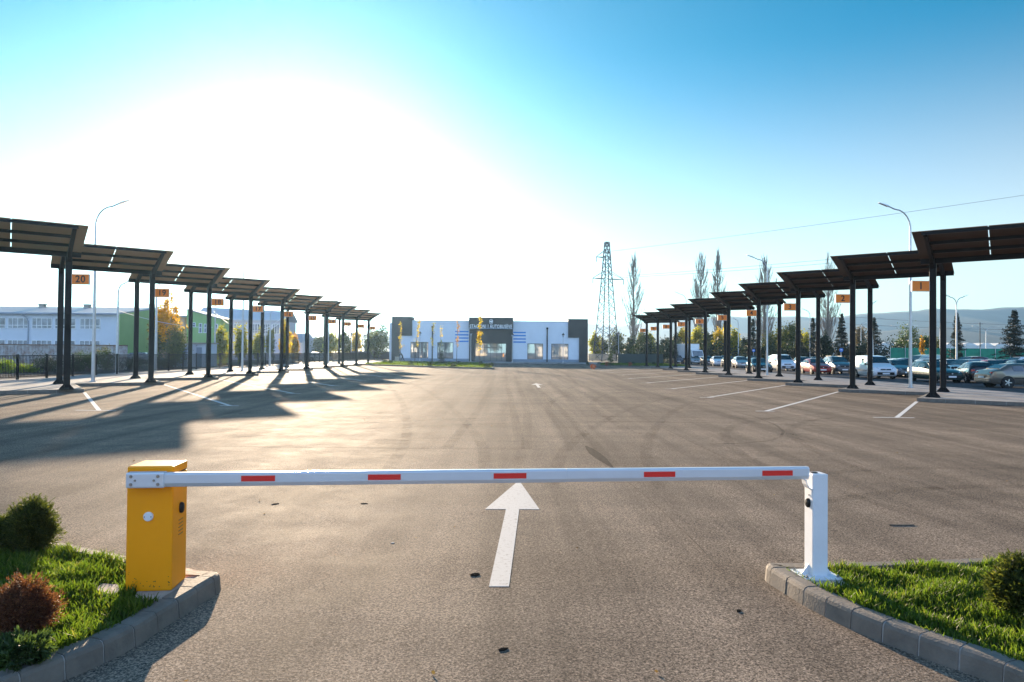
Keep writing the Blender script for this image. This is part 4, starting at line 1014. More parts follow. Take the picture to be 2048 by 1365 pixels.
# porch roof and kiosk
YK = 74.0; ka, kb_ = on(347,690,YK), on(410,690,YK)
ks = thing('kiosk', 'small white kiosk with a grey roller shutter and a grey door', 'kiosk', (ka.x,YK,0)); W_ = kb_.x-ka.x; H_ = on(380,688,YK).z
MB().box((W_/2,1.5,H_/2), (W_,3,H_)).build('wall', mat('kiosk_white',(.62,.66,.74),.7), ks); MB().box((W_/2,1.45,H_+.07), (W_+.25,3.4,.14)).build('roof', M['concrete'], ks)
MB().box((W_*.22,-.02,H_*.42), (W_*.42,.06,H_*.8)).build('shutter', mat('grey_shutter',(.22,.27,.36),.6), ks)
d_ = MB().box((W_*.82,-.02,H_*.43), (W_*.17,.06,H_*.84)).build('door', mat('grey_door',(.25,.30,.38),.6), ks); MB().box((W_*.88,-.06,H_*.42), (.04,.06,.14)).build('handle', M['black'], d_)
# hall
YH = 125.0; ha, hb = on(385,690,YH), on(564,690,YH); W_ = hb.x-ha.x; e0 = on(560,643,YH).z; M['hall_roof'] = mat('pale_hall_roof', (.50,.51,.56), .7, var=.06, vscale=.5); r0 = on(430,620,YH+8).z
hl = thing('grey_hall', 'big pale grey hall with a shallow metal roof behind the yellow trees', 'building', (ha.x,YH,0))
MB().box((W_/2,4,e0/2), (W_,8,e0)).build('wall', M['lilac_wall'], hl)
V = [(-.3,-.5,e0),(W_+.3,-.5,e0),(W_+.3,5,r0-.6),(-.3,5,r0+.1),(-.3,8.3,e0),(W_+.3,8.3,e0)]; V2 = [(a_,b_,c_+.2) for a_,b_,c_ in V]
MB().add(V+V2, [(6,7,8,9),(9,8,11,10),(1,0,3,2),(2,3,4,5),(0,1,7,6),(1,2,8,7),(2,5,11,8),(5,4,10,11),(4,3,9,10),(3,0,6,9)]).build('roof', M['hall_roof'], hl)
for x0_, x1_ in ((468,483),(505,520),(527,540),(545,559)):
    facade_window(hl, on(x0_,650,YH).x-ha.x, on(x1_,650,YH).x-ha.x, on(500,668,YH).z, on(500,648,YH).z, -.03, (.33,.66))
for i in range(3):
    x = on((575,598,612)[i],690,(140,150,165)[i]).x; Yh = (140,150,165)[i]; h_ = on(600,(668,682,676)[i],Yh).z
    t, ox, oy, ro = gable_house('small_house', ('low pale house with grey roof just right of the hall','low white house behind the golden young tree','dim grey house in the haze left of bay sign 15')[i], x-4, x+(3.5,5,4)[i], Yh, Yh+8, h_*.68, h_, M['lilac_wall'], M['grey_roof'])
    facade_window(t, -1.5,-.3, h_*.25, h_*.5, -.03, (.5,)); facade_window(t, .8,2, h_*.25, h_*.5, -.03, (.5,))
# rusty sheet wall and greenery behind the railing
YW = 62.0; wa, wb_ = on(-60,700,YW).x, on(255,700,YW).x
rw = thing('sheet_wall', 'long wall of rusty white corrugated sheets below the school windows', 'wall', (wa,YW,0)); q = MB(); L_ = wb_-wa; hw = on(120,691,YW).z
nn = int(L_/.16)
for i in range(nn): q.box((L_*(i+.5)/nn, .03*(i%2), hw/2), (L_/nn-.004,.05,hw))
q.build('sheets', M['rust_panel'], rw)
q = MB().box((L_/2,-.02,hw+.03), (L_,.14,.08)); q.build('top_rail', mat('rusty_rail',(.16,.08,.05),.8), rw)

def bush(px, py, wpx, hpx, m, label, n=1600, seed=0, z=0, leaf=.16, clumps=34, cat='bush', name='bush', group=None):
    p = at(px, py, z); s = p.y/F_PX; g = np.random.default_rng(seed+int(px*7))
    t = thing(name, label, cat, p, 0, group); rx, rz_ = wpx*s/2, hpx*s/2
    P = blob_points(n, rx, rz_, g, clumps, .26, .35); P[:,2] += rz_*.95; P = P[P[:,2] > 0.02]
    V, F = leaf_quads(P, leaf, g); np_mesh('foliage', V, F, M[m], t)
    mb = MB(); rr = random.Random(seed)
    for i in range(7): a = rr.uniform(0,6.3); mb.tube([(0,0,-.05),(cos(a)*rx*.3,sin(a)*rx*.3,rz_*.8),(cos(a)*rx*.7,sin(a)*rx*.7,rz_*1.5)], [.05,.03,.01], 5, cap=False)
    mb.build('stems', M['bark'], t)
M['bright_leaf'] = leaf_mat('bright_vine_leaves', (.12,.20,.02), (.26,.34,.03), .55)  # bright yellow-green leaf colour
for i, q in enumerate(((10,747,46,26,'bright_leaf','bright yellow green shrub behind the railing at the left edge'),(52,746,44,16,'bright_leaf','low bright yellow green shrub behind the second railing panel'),
        (95,746,60,34,'dark_leaf','dark ivy thicket behind the railing near bay 20'),(178,744,60,44,'green_leaf','green leafy bush rising above the sheet wall'),(212,742,40,46,'olive_leaf','olive bush beside the first left lamp'),(150,744,50,32,'dark_leaf','dark thicket behind the bay 20 posts'),
        (262,740,50,30,'dark_leaf','dark bush at the end of the sheet wall'),(330,738,44,24,'dark_leaf','dark low bush under the birch'))):
    bush(*q, seed=i, z=.02, leaf=.11, n=2200)

def tree(p, H, Wd, m, label, seed, base=.25, n=2600, leaf=.3, group='trees round the lot', bark='bark', egg=1.0, clumps=44, spread=.2, cat='tree', name='leafy_tree'):
    g = np.random.default_rng(seed); rr = random.Random(seed)
    t = thing(name, label, cat, p, rr.uniform(0,6), group); mb = MB()
    add_limbs(mb, H, max(.07,H*.02), H*.93, Wd*.36, 9, rr, base); mb.build('trunk', M[bark], t)
    rz_ = H*(1-base)/2
    P = blob_points(n, Wd/2*.92, rz_, g, clumps, spread, .4)
    P[:,:2] *= (1-.38*egg*np.clip(P[:,2]/rz_,-.4,1))[:,None]; P[:,2] += H*base+rz_
    V, F = leaf_quads(P, leaf, g, asp=.7); np_mesh('crown', V, F, M[m], t); return t
def tree_px(px, base_y, top_y, wpx, Y, m, label, seed, z=0, **k):
    a = on(px, top_y, Y); return tree((a.x,Y,z), a.z-z, wpx/F_PX*Y, m, label, seed, **k)
M['birch_leaf'] = leaf_mat('birch_leaves', (.36,.19,.012), (.58,.34,.02), .6, (.30,.22,.03))
t = tree_px(336,712,592,58,72,'birch_leaf','tall golden birch in front of the green gable',31,base=.34,n=2600,leaf=.22,egg=1.4,clumps=60,spread=.15,bark='bark_grey')
tree_px(320,712,622,42,73,'olive_leaf','olive brown tree standing under the birch',32,base=.12,n=2800,leaf=.22,egg=.4)
tree_px(352,712,650,50,71,'olive_leaf','dense olive tree right of the birch trunk',33,base=.08,n=2800,leaf=.22,egg=.2)
for i, (px, top, w_, Y, m, lb) in enumerate(((443.7,653,30,82,'lime_leaf','yellow green young tree left of the bay 17 post'),(482,650,30,88,'lime_leaf','yellow green tree before the hall, right of the lamp'),(518,662,24,92,'lime_leaf','rounded yellow green tree beside bay sign 17'),
        (540,662,22,100,'olive_leaf','olive tree below bay sign 16'),(571,650,26,92,'yellow_leaf','bright yellow tree between the posts of bays 16 and 15'),(590,668,20,105,'gold_leaf','small golden tree right of the bay 16 post'),
        (640,668,34,140,'olive_leaf','hazy olive tree left of bay sign 14'),(662,664,36,135,'lime_leaf','pale green tree behind bay sign 14'),(690,664,34,140,'olive_leaf','hazy tree behind bay sign 13'),(713,666,30,145,'yellow_leaf','yellowish hazy tree behind bay sign 12'),
        (741,665,30,150,'olive_leaf','olive tree behind the last left shelter'),(766,646,46,140,'green_leaf','big grey green tree at the left end of the station'),(750,662,36,134,'olive_leaf','rounded bush-like tree left of the big grey green one'))):
    tree_px(px, 712, top, w_, Y, m, lb, 40+i, base=.12, n=2800, leaf=.18+.001*Y, egg=.4, clumps=60, spread=.17)
# right hand tree belt
for i, (px, top, w_, Y, m, lb) in enumerate(((1190,668,26,168,'lime_leaf','yellow green tree just right of the station wall'),(1204,676,30,172,'olive_leaf','olive tree behind the left pylon legs'),(1234,662,36,165,'olive_leaf','olive tree behind the right pylon leg'),(1262,676,30,150,'dark_leaf','dark tree at the foot of the first poplar'),
        (1285,664,34,158,'olive_leaf','olive tree left of bay sign 10'),(1300,665,30,160,'lime_leaf','yellow green tree behind bay signs 10 and 9'),(1330,676,34,150,'dark_leaf','dark green tree behind bay sign 8'),(1365,658,30,145,'yellow_leaf','bright yellow tree right of bay sign 7'),
        (1352,672,28,140,'dark_leaf','dark tree left of the white truck'),(1392,656,34,150,'lime_leaf','yellow green tree behind the white truck'),(1415,662,34,146,'olive_leaf','olive tree behind bay sign 6'),(1440,656,36,142,'yellow_leaf','large bright yellow tree between bays 6 and 5'),
        (1470,662,34,140,'lime_leaf','yellow green tree between bay signs 5 and 4'),(1493,676,28,138,'dark_leaf','dark tree left of the first big spruce'),(1538,668,34,140,'olive_leaf','olive tree behind the lamp of bay 4'),(1562,650,40,150,'olive_leaf','tall loose olive tree behind the white van'),
        (1585,646,44,144,'olive_leaf','tall olive tree left of bay sign 3'),(1612,664,34,136,'lime_leaf','yellow green tree right of the bay 3 post'),(1650,672,34,136,'dark_leaf','dark tree behind the grey minivan'),(1722,650,34,170,'brown_leaf','pale bare tree between bay sign 2 and its rear post'),
        (1818,654,62,150,'green_leaf','round green tree behind the lamp of bay 1'),(1850,672,30,150,'green_leaf','smaller green tree at the right of the round one'),(1878,678,22,170,'olive_leaf','small hazy tree between the rear posts of bay 1'))):
    tree_px(px, 712, top, w_, Y, m, lb, 70+i, base=.08, n=3600, leaf=.20+.001*Y, egg=.35, clumps=70, spread=.17)
tree_px(1844.5,704,674,11,108,'gold_leaf','tiny golden sapling in a tree guard behind the cars',99,base=.3,n=350,leaf=.3,egg=.6)
for i, q in enumerate(((1790,709,70,26,'dark hedge left of the green mesh fence'),(1730,709,50,22,'dark hedge behind the white delivery van'),(1690,709,60,20,'dark hedge under the right spruces'),(1520,709,90,24,'dark hedge behind the white van row'),(1590,709,70,22,'dark hedge behind the red car'),(1430,711,90,22,'dark hedge behind the far cars'),(1345,712,60,24,'dark hedge left of the truck'),(1290,713,60,24,'dark hedge behind the last right shelters'))):
    px, py, w_, h_, lb = q; a = on(px, py, 128); s = 128/F_PX
    g = np.random.default_rng(300+i); t = thing('hedge', lb, 'hedge', (a.x,128,0), 0, 'dark hedges at the back of the car park')
    P = blob_points(2200, w_*s/2, h_*s/2+1.2, g, 40, .25, .4); P[:,2] += h_*s/2+.9; P[:,1] *= .35; P = P[P[:,2] > .02]
    V, F = leaf_quads(P, .4, g); np_mesh('foliage', V, F, M['dark_leaf'], t)
    mb = MB()
    for j in range(6): x_ = (j-2.5)*w_*s/7; mb.tube([(x_,0,-.05),(x_+.2,0,h_*s*.6)], [.06,.02], 5, cap=False)
    mb.build('stems', M['bark'], t)
for i, (px, top, w_, Y, lb) in enumerate(((1506,637,38,118,'spruce left of the bay 4 post'),(1626,634,36,122,'spruce half hidden by the bay 3 rear post'),(1683,626,42,112,'spruce left of bay sign 2'),(1748,634,54,108,'broad spruce behind the second right shelter rear post'),
        (1914,625,42,98,'slim ragged spruce behind the double armed lamp'),(2028,619,74,92,'largest spruce at the right edge above the cars'),(1600,660,34,126,'low dark spruce left of the bay 3 rear post'))):
    a = on(px, top, Y); spruce((a.x,Y,0), a.z, w_/F_PX*Y, lb, 120+i, dens=.9)

def poplar(px, top, wpx, Y, label, seed):
    a = on(px, top, Y); H = a.z; Wd = wpx/F_PX*Y; rr = random.Random(seed)
    t = thing('poplar_tree', label, 'tree', (a.x,Y,0), rr.uniform(0,6), 'tall bare poplars'); mb = MB()
    mb.tube([(0,0,-.2),(.1,0,H*.3),(0,.1,H*.6),(0,0,H*.97)], [.42,.33,.18,.03], 8); mb.build('trunk', M['bark_grey'], t); tw = MB()
    def prof(f): return max(0.04, (min(1,(f-.12)/.35))**.7*(1-max(0,(f-.5)/.5)**1.8)**.8) if f > .12 else .03
    for i in range(150):
        f = rr.uniform(.16,.9); z0_ = H*f; a_ = rr.uniform(0,2*pi); l = H*rr.uniform(.08,.2)*(1.15-f*.6); f1 = min(.995,f+l/H)
        ro = Wd/2*prof(f1)*rr.uniform(.6,1.45); pts = [(0,0,z0_),(cos(a_)*ro*.6,sin(a_)*ro*.6,z0_+l*.35),(cos(a_)*ro,sin(a_)*ro,z0_+l)]
        r_ = .085*(1.1-f); tw.tube(pts, [r_,r_*.7,r_*.25], 3, cap=False)
        for j in range(9):
            u = rr.uniform(.25,1); b0 = Vector(pts[0]).lerp(Vector(pts[1]),u*2) if u < .5 else Vector(pts[1]).lerp(Vector(pts[2]),u*2-1)
            a2 = a_+rr.uniform(-1.3,1.3); l2 = l*rr.uniform(.25,.55); e = b0+Vector((cos(a2)*l2*.22,sin(a2)*l2*.22,l2))
            tw.tube([b0,e], [.034,.014], 3, cap=False)
    for i in range(60):   # leafy suckers low on the trunk
        z0_ = H*rr.uniform(.08,.3); a_ = rr.uniform(0,6.3); tw.tube([(0,0,z0_),(cos(a_)*rr.uniform(.5,1.5),sin(a_)*rr.uniform(.5,1.5),z0_+rr.uniform(.6,2))], [.03,.01], 3, cap=False)
    tw.build('crown', M['bark_grey'], t)
for q in ((1268,511,34,165,'bare poplar just right of the pylon',1),(1402,501,32,165,'taller bare poplar of the close pair',2),(1436,505,27,168,'slimmer bare poplar of the close pair',3),(1530,507,40,160,'wide bare poplar behind the lamp of bay 4',4),(1656,509,34,160,'bare poplar rising between bay signs 3 and 2',5)): poplar(*q)
# greenhouse, green mesh fence
gx0, gx1 = on(1660,700,235).x, on(2120,700,235).x; gz = on(1850,685,235).z
t = thing('greenhouse', 'long pale polytunnel greenhouse below the hills', 'greenhouse', (gx0,235,0)); q = MB(); nb_ = 14; L_ = (gx1-gx0)/nb_
for i in range(nb_):
    n_ = 8; V = []
    for yy in (0,30): V += [(i*L_+.1+(L_-.2)*u, yy, gz*.84+gz*.16*sin(pi*u)) for u in np.linspace(0,1,n_)]
    q.add(V, [(j+1,j,n_+j,n_+j+1) for j in range(n_-1)]+[tuple(range(n_))])
q.box((L_*nb_/2,15,gz*.42), (L_*nb_,30,gz*.836)); q.build('film', M['greenhouse'], t)
q = MB()
for i in range(nb_+1): q.box((i*L_,-.06,gz*.42), (.18,.14,gz*.84))
q.box((L_*nb_/2,-.08,gz*.84), (L_*nb_,.16,.2)); q.build('frame', M['galv'], t)
ma, mb_ = on(1780,700,124).x, on(2110,700,124).x
t = thing('mesh_fence', 'green mesh sheet fence behind the parked cars', 'fence', (ma,124,0)); L_ = mb_-ma; hm = on(1900,697,124).z
MB().box((L_/2,0,hm/2), (L_,.06,hm)).build('mesh', M['green_mesh'], t); po = MB().tube([(0,-.1,0),(0,-.1,hm+.3),(0,-.4,hm+.7)], .05, 6).build('post', M['galv'], t)
for i in range(1,12): c = po.copy(); COL.objects.link(c); c.location = (L_*i/11,0,0)
# road signs
for px, py, Y, lb in ((1507,701.5,110,'round blue road sign left of the bay 4 post'),(1682,700.5,84,'round blue road sign left of the white delivery van')):
    a = on(px,py,Y); t = thing('road_sign', lb, 'road sign', (a.x,Y,0), 0, 'round blue road signs'); r_ = 5.4/F_PX*Y*(1.15 if Y < 100 else .9)/1.6
    MB().tube([(0,0,0),(0,0,a.z+r_*.6)], .035, 8).build('pole', M['galv'], t)
    d_ = MB().lathe([(r_,0),(r_,.02)], 24, M=Matrix.Translation((0,-.06,a.z)) @ Matrix.Rotation(pi/2,4,'X')).build('disc', mat('sign_blue',(.02,.16,.55),.4), t)
    q = MB(); q.box((0,-.085,a.z+r_*.1), (r_*.9,.006,r_*.42)); q.build('pictogram', M['sign_back'], d_)

# ------------------------------------------------------------------ hills
def ridge(name, prof, Y, depth, label, seed):
    g = np.random.default_rng(seed); xs = np.linspace(-4200,4200,260); pxs = 1024+xs/Y*F_PX
    zz = np.interp(pxs, [p[0] for p in prof], [on(p[0],p[1],Y).z for p in prof])
    zz = zz+sum(np.sin(xs*f+p_)*am for f, p_, am in ((.008,1,6),(.022,2,4),(.046,.5,2.5)))*Y/5000
    ny = 26; V = []
    for j in range(ny):
        u = j/(ny-1); y = Y-depth*(1-u)
        gully = np.sin(xs*.012+u*2.0)*.06+np.sin(xs*.034+u*3.1)*.035
        V.append(np.stack([xs, np.full_like(xs,y), np.maximum(zz*np.clip(u**1.25+gully*np.sin(pi*u),0,1)-.6*(1-u),-.55)],1))
    V.append(np.stack([xs, np.full_like(xs,Y+500), zz*.1],1))
    V = np.concatenate(V); nx = len(xs); F = []
    for j in range(ny):
        i = np.arange(nx-1)+j*nx; F.append(np.stack([i,i+1,i+1+nx,i+nx],1))
    o = np_mesh(name, V, np.concatenate(F), M['hill']); o.data.polygons.foreach_set('use_smooth', [True]*len(o.data.polygons)); struct(o, label)
ridge('hills', [(-3000,690),(600,672),(900,655),(1180,648),(1240,650),(1290,645.5),(1340,640),(1452,636),(1560,634),(1640,634),(1700,630),(1790,625),(1860,621),(1920,620),(1980,617),(2048,613),(2200,604),(2600,600),(4000,640)], 2700, 1000, 'blue hazy mountain ridge', 3)
ridge('hills', [(-3000,698),(1000,690),(1160,680),(1320,672),(1420,666),(1560,668),(1700,672),(1800,660),(1900,655),(2048,668),(2300,660),(4000,690)], 1750, 500, 'lower foothills in front of the ridge', 5)

# ------------------------------------------------------------------ parked cars
CARS = {
 # stations: x, bottom, belt, top, half width at belt, half width at top
 'hatch': dict(L=4.15, st=[(2.05,.34,.56,.62,.62,.58),(1.93,.22,.68,.74,.80,.70),(1.5,.2,.80,.88,.85,.74),(.95,.2,.90,.97,.86,.76),(.75,.2,.92,1.02,.86,.74),(.02,.2,.94,1.41,.86,.60),(-.7,.2,.96,1.45,.86,.60),(-1.35,.2,.97,1.40,.86,.585),(-1.78,.22,.98,1.12,.84,.66),(-1.92,.26,.86,.95,.82,.72),(-2.04,.32,.64,.70,.76,.70)], roof=(.02,-1.35), cowl=.75, back=-1.78, pill=(-.48,-1.12), wb=(1.28,-1.25), wr=.31),
 'sedan': dict(L=4.6, st=[(2.3,.34,.56,.62,.64,.60),(2.18,.22,.68,.74,.82,.72),(1.7,.2,.80,.88,.87,.76),(1.1,.2,.90,.97,.88,.78),(.9,.2,.92,1.01,.88,.76),(.1,.2,.94,1.40,.88,.60),(-.6,.2,.96,1.43,.88,.60),(-1.15,.2,.97,1.37,.88,.58),(-1.72,.2,.98,1.08,.87,.68),(-2.1,.24,.95,1.03,.85,.70),(-2.28,.32,.68,.76,.78,.70)], roof=(.1,-1.15), cowl=.9, back=-1.72, pill=(-.42,-1.05), wb=(1.4,-1.35), wr=.32),
 'wagon': dict(L=4.5, st=[(2.25,.34,.56,.62,.64,.60),(2.12,.22,.68,.74,.82,.72),(1.65,.2,.80,.88,.87,.76),(1.1,.2,.90,.97,.88,.78),(.9,.2,.92,1.01,.88,.76),(.15,.2,.94,1.42,.88,.62),(-.7,.2,.96,1.47,.88,.62),(-1.75,.2,.97,1.42,.88,.61),(-2.08,.22,.98,1.10,.86,.68),(-2.17,.26,.86,.95,.84,.72),(-2.24,.32,.64,.70,.78,.70)], roof=(.15,-1.75), cowl=.9, back=-2.08, pill=(-.38,-1.2), wb=(1.4,-1.35), wr=.32),
 'mpv': dict(L=4.4, st=[(2.2,.36,.62,.70,.66,.60),(2.06,.24,.78,.86,.84,.74),(1.7,.22,.90,1.0,.88,.78),(1.35,.22,.98,1.08,.89,.78),(1.15,.22,1.0,1.13,.89,.76),(.2,.22,1.02,1.62,.89,.64),(-.7,.22,1.03,1.68,.89,.65),(-1.7,.22,1.04,1.62,.89,.63),(-2.05,.24,1.05,1.18,.87,.70),(-2.14,.28,.9,1.0,.85,.74),(-2.2,.34,.68,.74,.8,.72)], roof=(.2,-1.7), cowl=1.15, back=-2.05, pill=(-.3,-1.15), wb=(1.36,-1.32), wr=.33),
 'van': dict(L=4.4, st=[(2.2,.36,.60,.68,.70,.62),(2.06,.24,.78,.86,.86,.76),(1.65,.22,.92,1.02,.90,.80),(1.3,.22,1.0,1.12,.91,.80),(1.1,.22,1.02,1.18,.91,.78),(.45,.22,1.04,1.72,.91,.72),(-.3,.22,1.05,1.80,.91,.76),(-2.0,.22,1.06,1.79,.91,.77),(-2.14,.24,1.06,1.66,.90,.78),(-2.18,.28,.9,1.2,.89,.80),(-2.2,.34,.68,.8,.86,.78)], roof=(.45,-2.0), cowl=1.1, back=-2.14, pill=(-.42,-.5), wb=(1.36,-1.32), wr=.32),
}
def make_car(kind, paint, label, p, heading, scale=1.06, cat='car', plate=True, group='cars parked beyond the right platform', dark_bumper=False, roof_bars=False):
    D = CARS[kind]; S = D['st']; t = thing('parked_car' if kind != 'van' else 'parked_van', label, cat if kind != 'van' else 'van', p, heading, group); t.scale = (scale,)*3
    xs = [s[0] for s in S]
    def ev_(x): 
        x = min(max(x,xs[-1]),xs[0]); 
        return [float(np.interp(-x, [-a for a in xs], [s[i] for s in S])) for i in range(1,6)]
    prof = []
    xx = sorted(set(xs+[(a+b)/2 for a,b in zip(xs[:-1],xs[1:])]), reverse=True)
    V = []; 
    for x in xx:
        zb, be, tp, wb, wt_ = ev_(x); mid = zb+(be-zb)*.55; cr = .035
        half = [(wb*.86,zb),(wb*.97,zb+.1),(wb*1.0,mid),(wb*.985,be),(wt_+(wb*.985-wt_)*.25,be+(tp-be)*.72),(wt_*.86,tp-.012),(wt_*.4,tp+cr*.5)]
        ring = [(-y,z) for y,z in half]+[(y,z) for y,z in reversed(half)]
        V += [(x,y,z) for y,z in ring]
    k = 14; n = len(xx); F = [(i*k+j,(i+1)*k+j,(i+1)*k+(j+1)%k,i*k+(j+1)%k) for i in range(n-1) for j in range(k)]+[tuple(reversed(range(k))), tuple((n-1)*k+j for j in range(k))]
    MB().add(V,F).build('body', paint, t, smooth=True, angle=42)
    def sp(x, f, sd, o=.014):         # point on the side of the cabin, f from belt (0) to roof (1)
        zb, be, tp, wb, wt_ = ev_(x); y0_, y1_ = wb*.985, wt_+(wb*.985-wt_)*.25; z1_ = be+(tp-be)*.72
        return (x, sd*(y0_+(y1_-y0_)*f+o), be+(z1_-be)*f)
    r0_, r1_ = D['roof']; p1_, p2_ = D['pill']
    for sd in (1,-1):
        def quad(pts, name, m=M['car_glass']):
            xa, xb = min(q[0] for q in pts), max(q[0] for q in pts); N = 7; V = []; n_ = len(pts)
            for i in range(N+1):
                x = xa+(xb-xa)*(.001+.998*i/N); fs = []
                for (x0,f0),(x1,f1) in zip(pts, pts[1:]+pts[:1]):
                    if (x0-x)*(x1-x) <= 0 and x0 != x1: fs.append(f0+(f1-f0)*(x-x0)/(x1-x0))
                lo, hi = min(fs), max(fs); V += [sp(x,lo,sd),sp(x,hi,sd),sp(x,lo,sd,-.02),sp(x,hi,sd,-.02)]
            F = []
            for i in range(N):
                a_, b_ = 4*i, 4*i+4; F += [(a_,b_,b_+1,a_+1),(a_+3,b_+3,b_+2,a_+2),(a_+1,b_+1,b_+3,a_+3),(a_+2,b_+2,b_,a_)]
            F += [(0,1,3,2),(4*N+2,4*N+3,4*N+1,4*N)]
            if sd > 0: F = [tuple(reversed(f)) for f in F]
            return MB().add(V, F).build(name, m, t)
        a0 = D['cowl']-.12
        quad([(a0,.10),(p1_+.04,.08),(p1_+.04,.97),(r0_-.02,.97),(r0_+.30,.72)], 'side_window')
        if kind != 'van':
            quad([(p1_-.04,.08),(p2_+.03,.08),(p2_+.03,.97),(p1_-.04,.97)], 'side_window')
            if abs(r1_-p2_) > .15: quad([(p2_-.05,.10),(D['back']+.22,.14),(r1_-.02,.93),(p2_-.05,.97)], 'side_window')
        mr = MB(); q = sp(a0-.02,.05,sd,.10); mr.box((q[0]-.02,q[1],q[2]+.09), (.10,.20,.14)); mr.build('wing_mirror', M['black'], t, bevel=.03)
        zb, be, tp, wb, wt_ = ev_(-.3)
        MB().bar((1.0,sd*(wb+.006),zb+(be-zb)*.5), (-1.0,sd*(wb+.006),zb+(be-zb)*.5), .02, .05).build('side_trim', M['black'], t)
    def cross(xa, xb, fa, fb, name):
        za, wa = ev_(xa)[2], ev_(xa)[4]; zb_, wb_ = ev_(xb)[2], ev_(xb)[4]
        dx, dz = xb-xa, zb_-za; L_ = sqrt(dx*dx+dz*dz); nx, nz = (-dz/L_, dx/L_)
        if nz < 0: nx, nz = -nx, -nz
        o = .028; A_ = (xa+dx*fa, za+dz*fa, wa*.93); B_ = (xa+dx*fb, za+dz*fb, wb_*.90)
        V = [(A_[0]+nx*o,-A_[2],A_[1]+nz*o),(A_[0]+nx*o,A_[2],A_[1]+nz*o),(B_[0]+nx*o,B_[2],B_[1]+nz*o),(B_[0]+nx*o,-B_[2],B_[1]+nz*o)]
        V += [(a_-nx*.05,b_,c_-nz*.05) for a_,b_,c_ in V]
        f = [(0,1,2,3),(7,6,5,4),(0,4,5,1),(1,5,6,2),(2,6,7,3),(3,7,4,0)]
        if dx > 0: f = [tuple(reversed(q)) for q in f]
        MB().add(V,f).build(name, M['car_glass'], t)
    cross(D['cowl'], r0_, .06, .93, 'windscreen'); 
    if kind != 'van': cross(D['back'], r1_, .08, .92, 'rear_window')
    fx = xs[0]; zb, be, tp, wb, wt_ = ev_(fx-.12)
    for sd in (1,-1):
        h = MB(); h.lathe([(.0,-.05),(.10,-.04),(.12,0),(.09,.035),(0,.045)], 14, M=Matrix.Translation((fx-.16,sd*.60,.66 if kind not in ('mpv','van') else .78)) @ Matrix.Rotation(sd*.5,4,'Z') @ Matrix.Rotation(pi/2,4,'Y') @ Matrix.Diagonal((.8,1.45,1,1))); h.build('headlight', M['lamp_glass'], t, smooth=True)
        rx = xs[-1]; h = MB(); zt_ = .86 if kind in ('hatch','sedan') else 1.0; h.box((rx+.13,sd*.66,zt_), (.12,.24,.16 if kind in ('hatch','sedan') else .34)); h.build('tail_light', M['tail'], t, bevel=.03)
    bm_ = M['black'] if dark_bumper else paint
    b = MB(); b.bar((fx-.03,-.62,.44), (fx-.03,.62,.44), .14, .20); b.bar((fx-.05,-.62,.44), (fx-.42,-.84,.44), .10, .20); b.bar((fx-.05,.62,.44), (fx-.42,.84,.44), .10, .20); b.build('front_bumper', bm_, t, bevel=.03)
    rx = xs[-1]; b = MB(); b.bar((rx+.02,-.72,.46), (rx+.02,.72,.46), .14, .22); b.build('rear_bumper', bm_, t, bevel=.03)
    g_ = MB(); gz_ = .64 if kind not in ('mpv','van') else .74; g_.box((fx-.03,0,gz_), (.10,.74,.09)); go = g_.build('grille', M['black'], t, bevel=.01)
    MB().lathe([(.045,0),(.045,.01)], 14, M=Matrix.Translation((fx+.02,0,gz_)) @ Matrix.Rotation(pi/2,4,'Y')).build('badge', M['rim'], go)
    MB().box((fx+.05,0,.43), (.012,.52,.11)).build('number_plate', M['plate'], t)
    MB().box((rx-.058,0,.62 if kind != 'hatch' else .50), (.012,.52,.11)).build('number_plate', M['plate'], t)
    if roof_bars:
        for sd in (1,-1): MB().bar((r0_-.2,sd*.5,ev_(-.5)[2]+.04), (r1_+.1,sd*.5,ev_(-.5)[2]+.03), .03, .04).build('roof_bar', M['black'], t)
    R_ = D['wr']
    for wx in D['wb']:
        zb, be, tp, wb, wt_ = ev_(wx)
        for sd in (1,-1):
            yo = wb*1.0+.004
            ar = MB(); ar.lathe([(R_*1.17,-.18),(R_*1.17,0)], 22, M=Matrix.Translation((wx,sd*yo,R_+.015)) @ Matrix.Rotation(-sd*pi/2,4,'X')); ar.build('wheel_arch', M['black'], t)
            T = Matrix.Translation((wx,sd*(yo-.16),R_)) @ Matrix.Rotation(-sd*pi/2,4,'X')
            ty = MB().lathe([(R_*.6,0),(R_*.95,0),(R_,.03),(R_,.15),(R_*.94,.185),(R_*.68,.19),(R_*.66,.17)], 22, M=T); 
            w_ = ty.build('wheel', M['tyre'], t, smooth=True)
            q = MB(); q.lathe([(R_*.67,.155),(R_*.62,.172),(R_*.60,.15)], 20, M=T)
            for s_ in range(5):
                a_ = 2*pi*s_/5; q.bar(T @ Vector((0,0,.166)), T @ Vector((cos(a_)*R_*.64,sin(a_)*R_*.64,.160)), .07, .03, w1=.055, up=tuple((T.to_3x3() @ Vector((0,0,1)))))
            q.lathe([(R_*.14,.15),(R_*.14,.188)], 12, M=T); q.build('rim', M['rim'], w_)
    return t
def paint(name, col, metal=.35, rough=.32): return mat(name, col, rough, metal, coat=.9, var=.02, vscale=2)
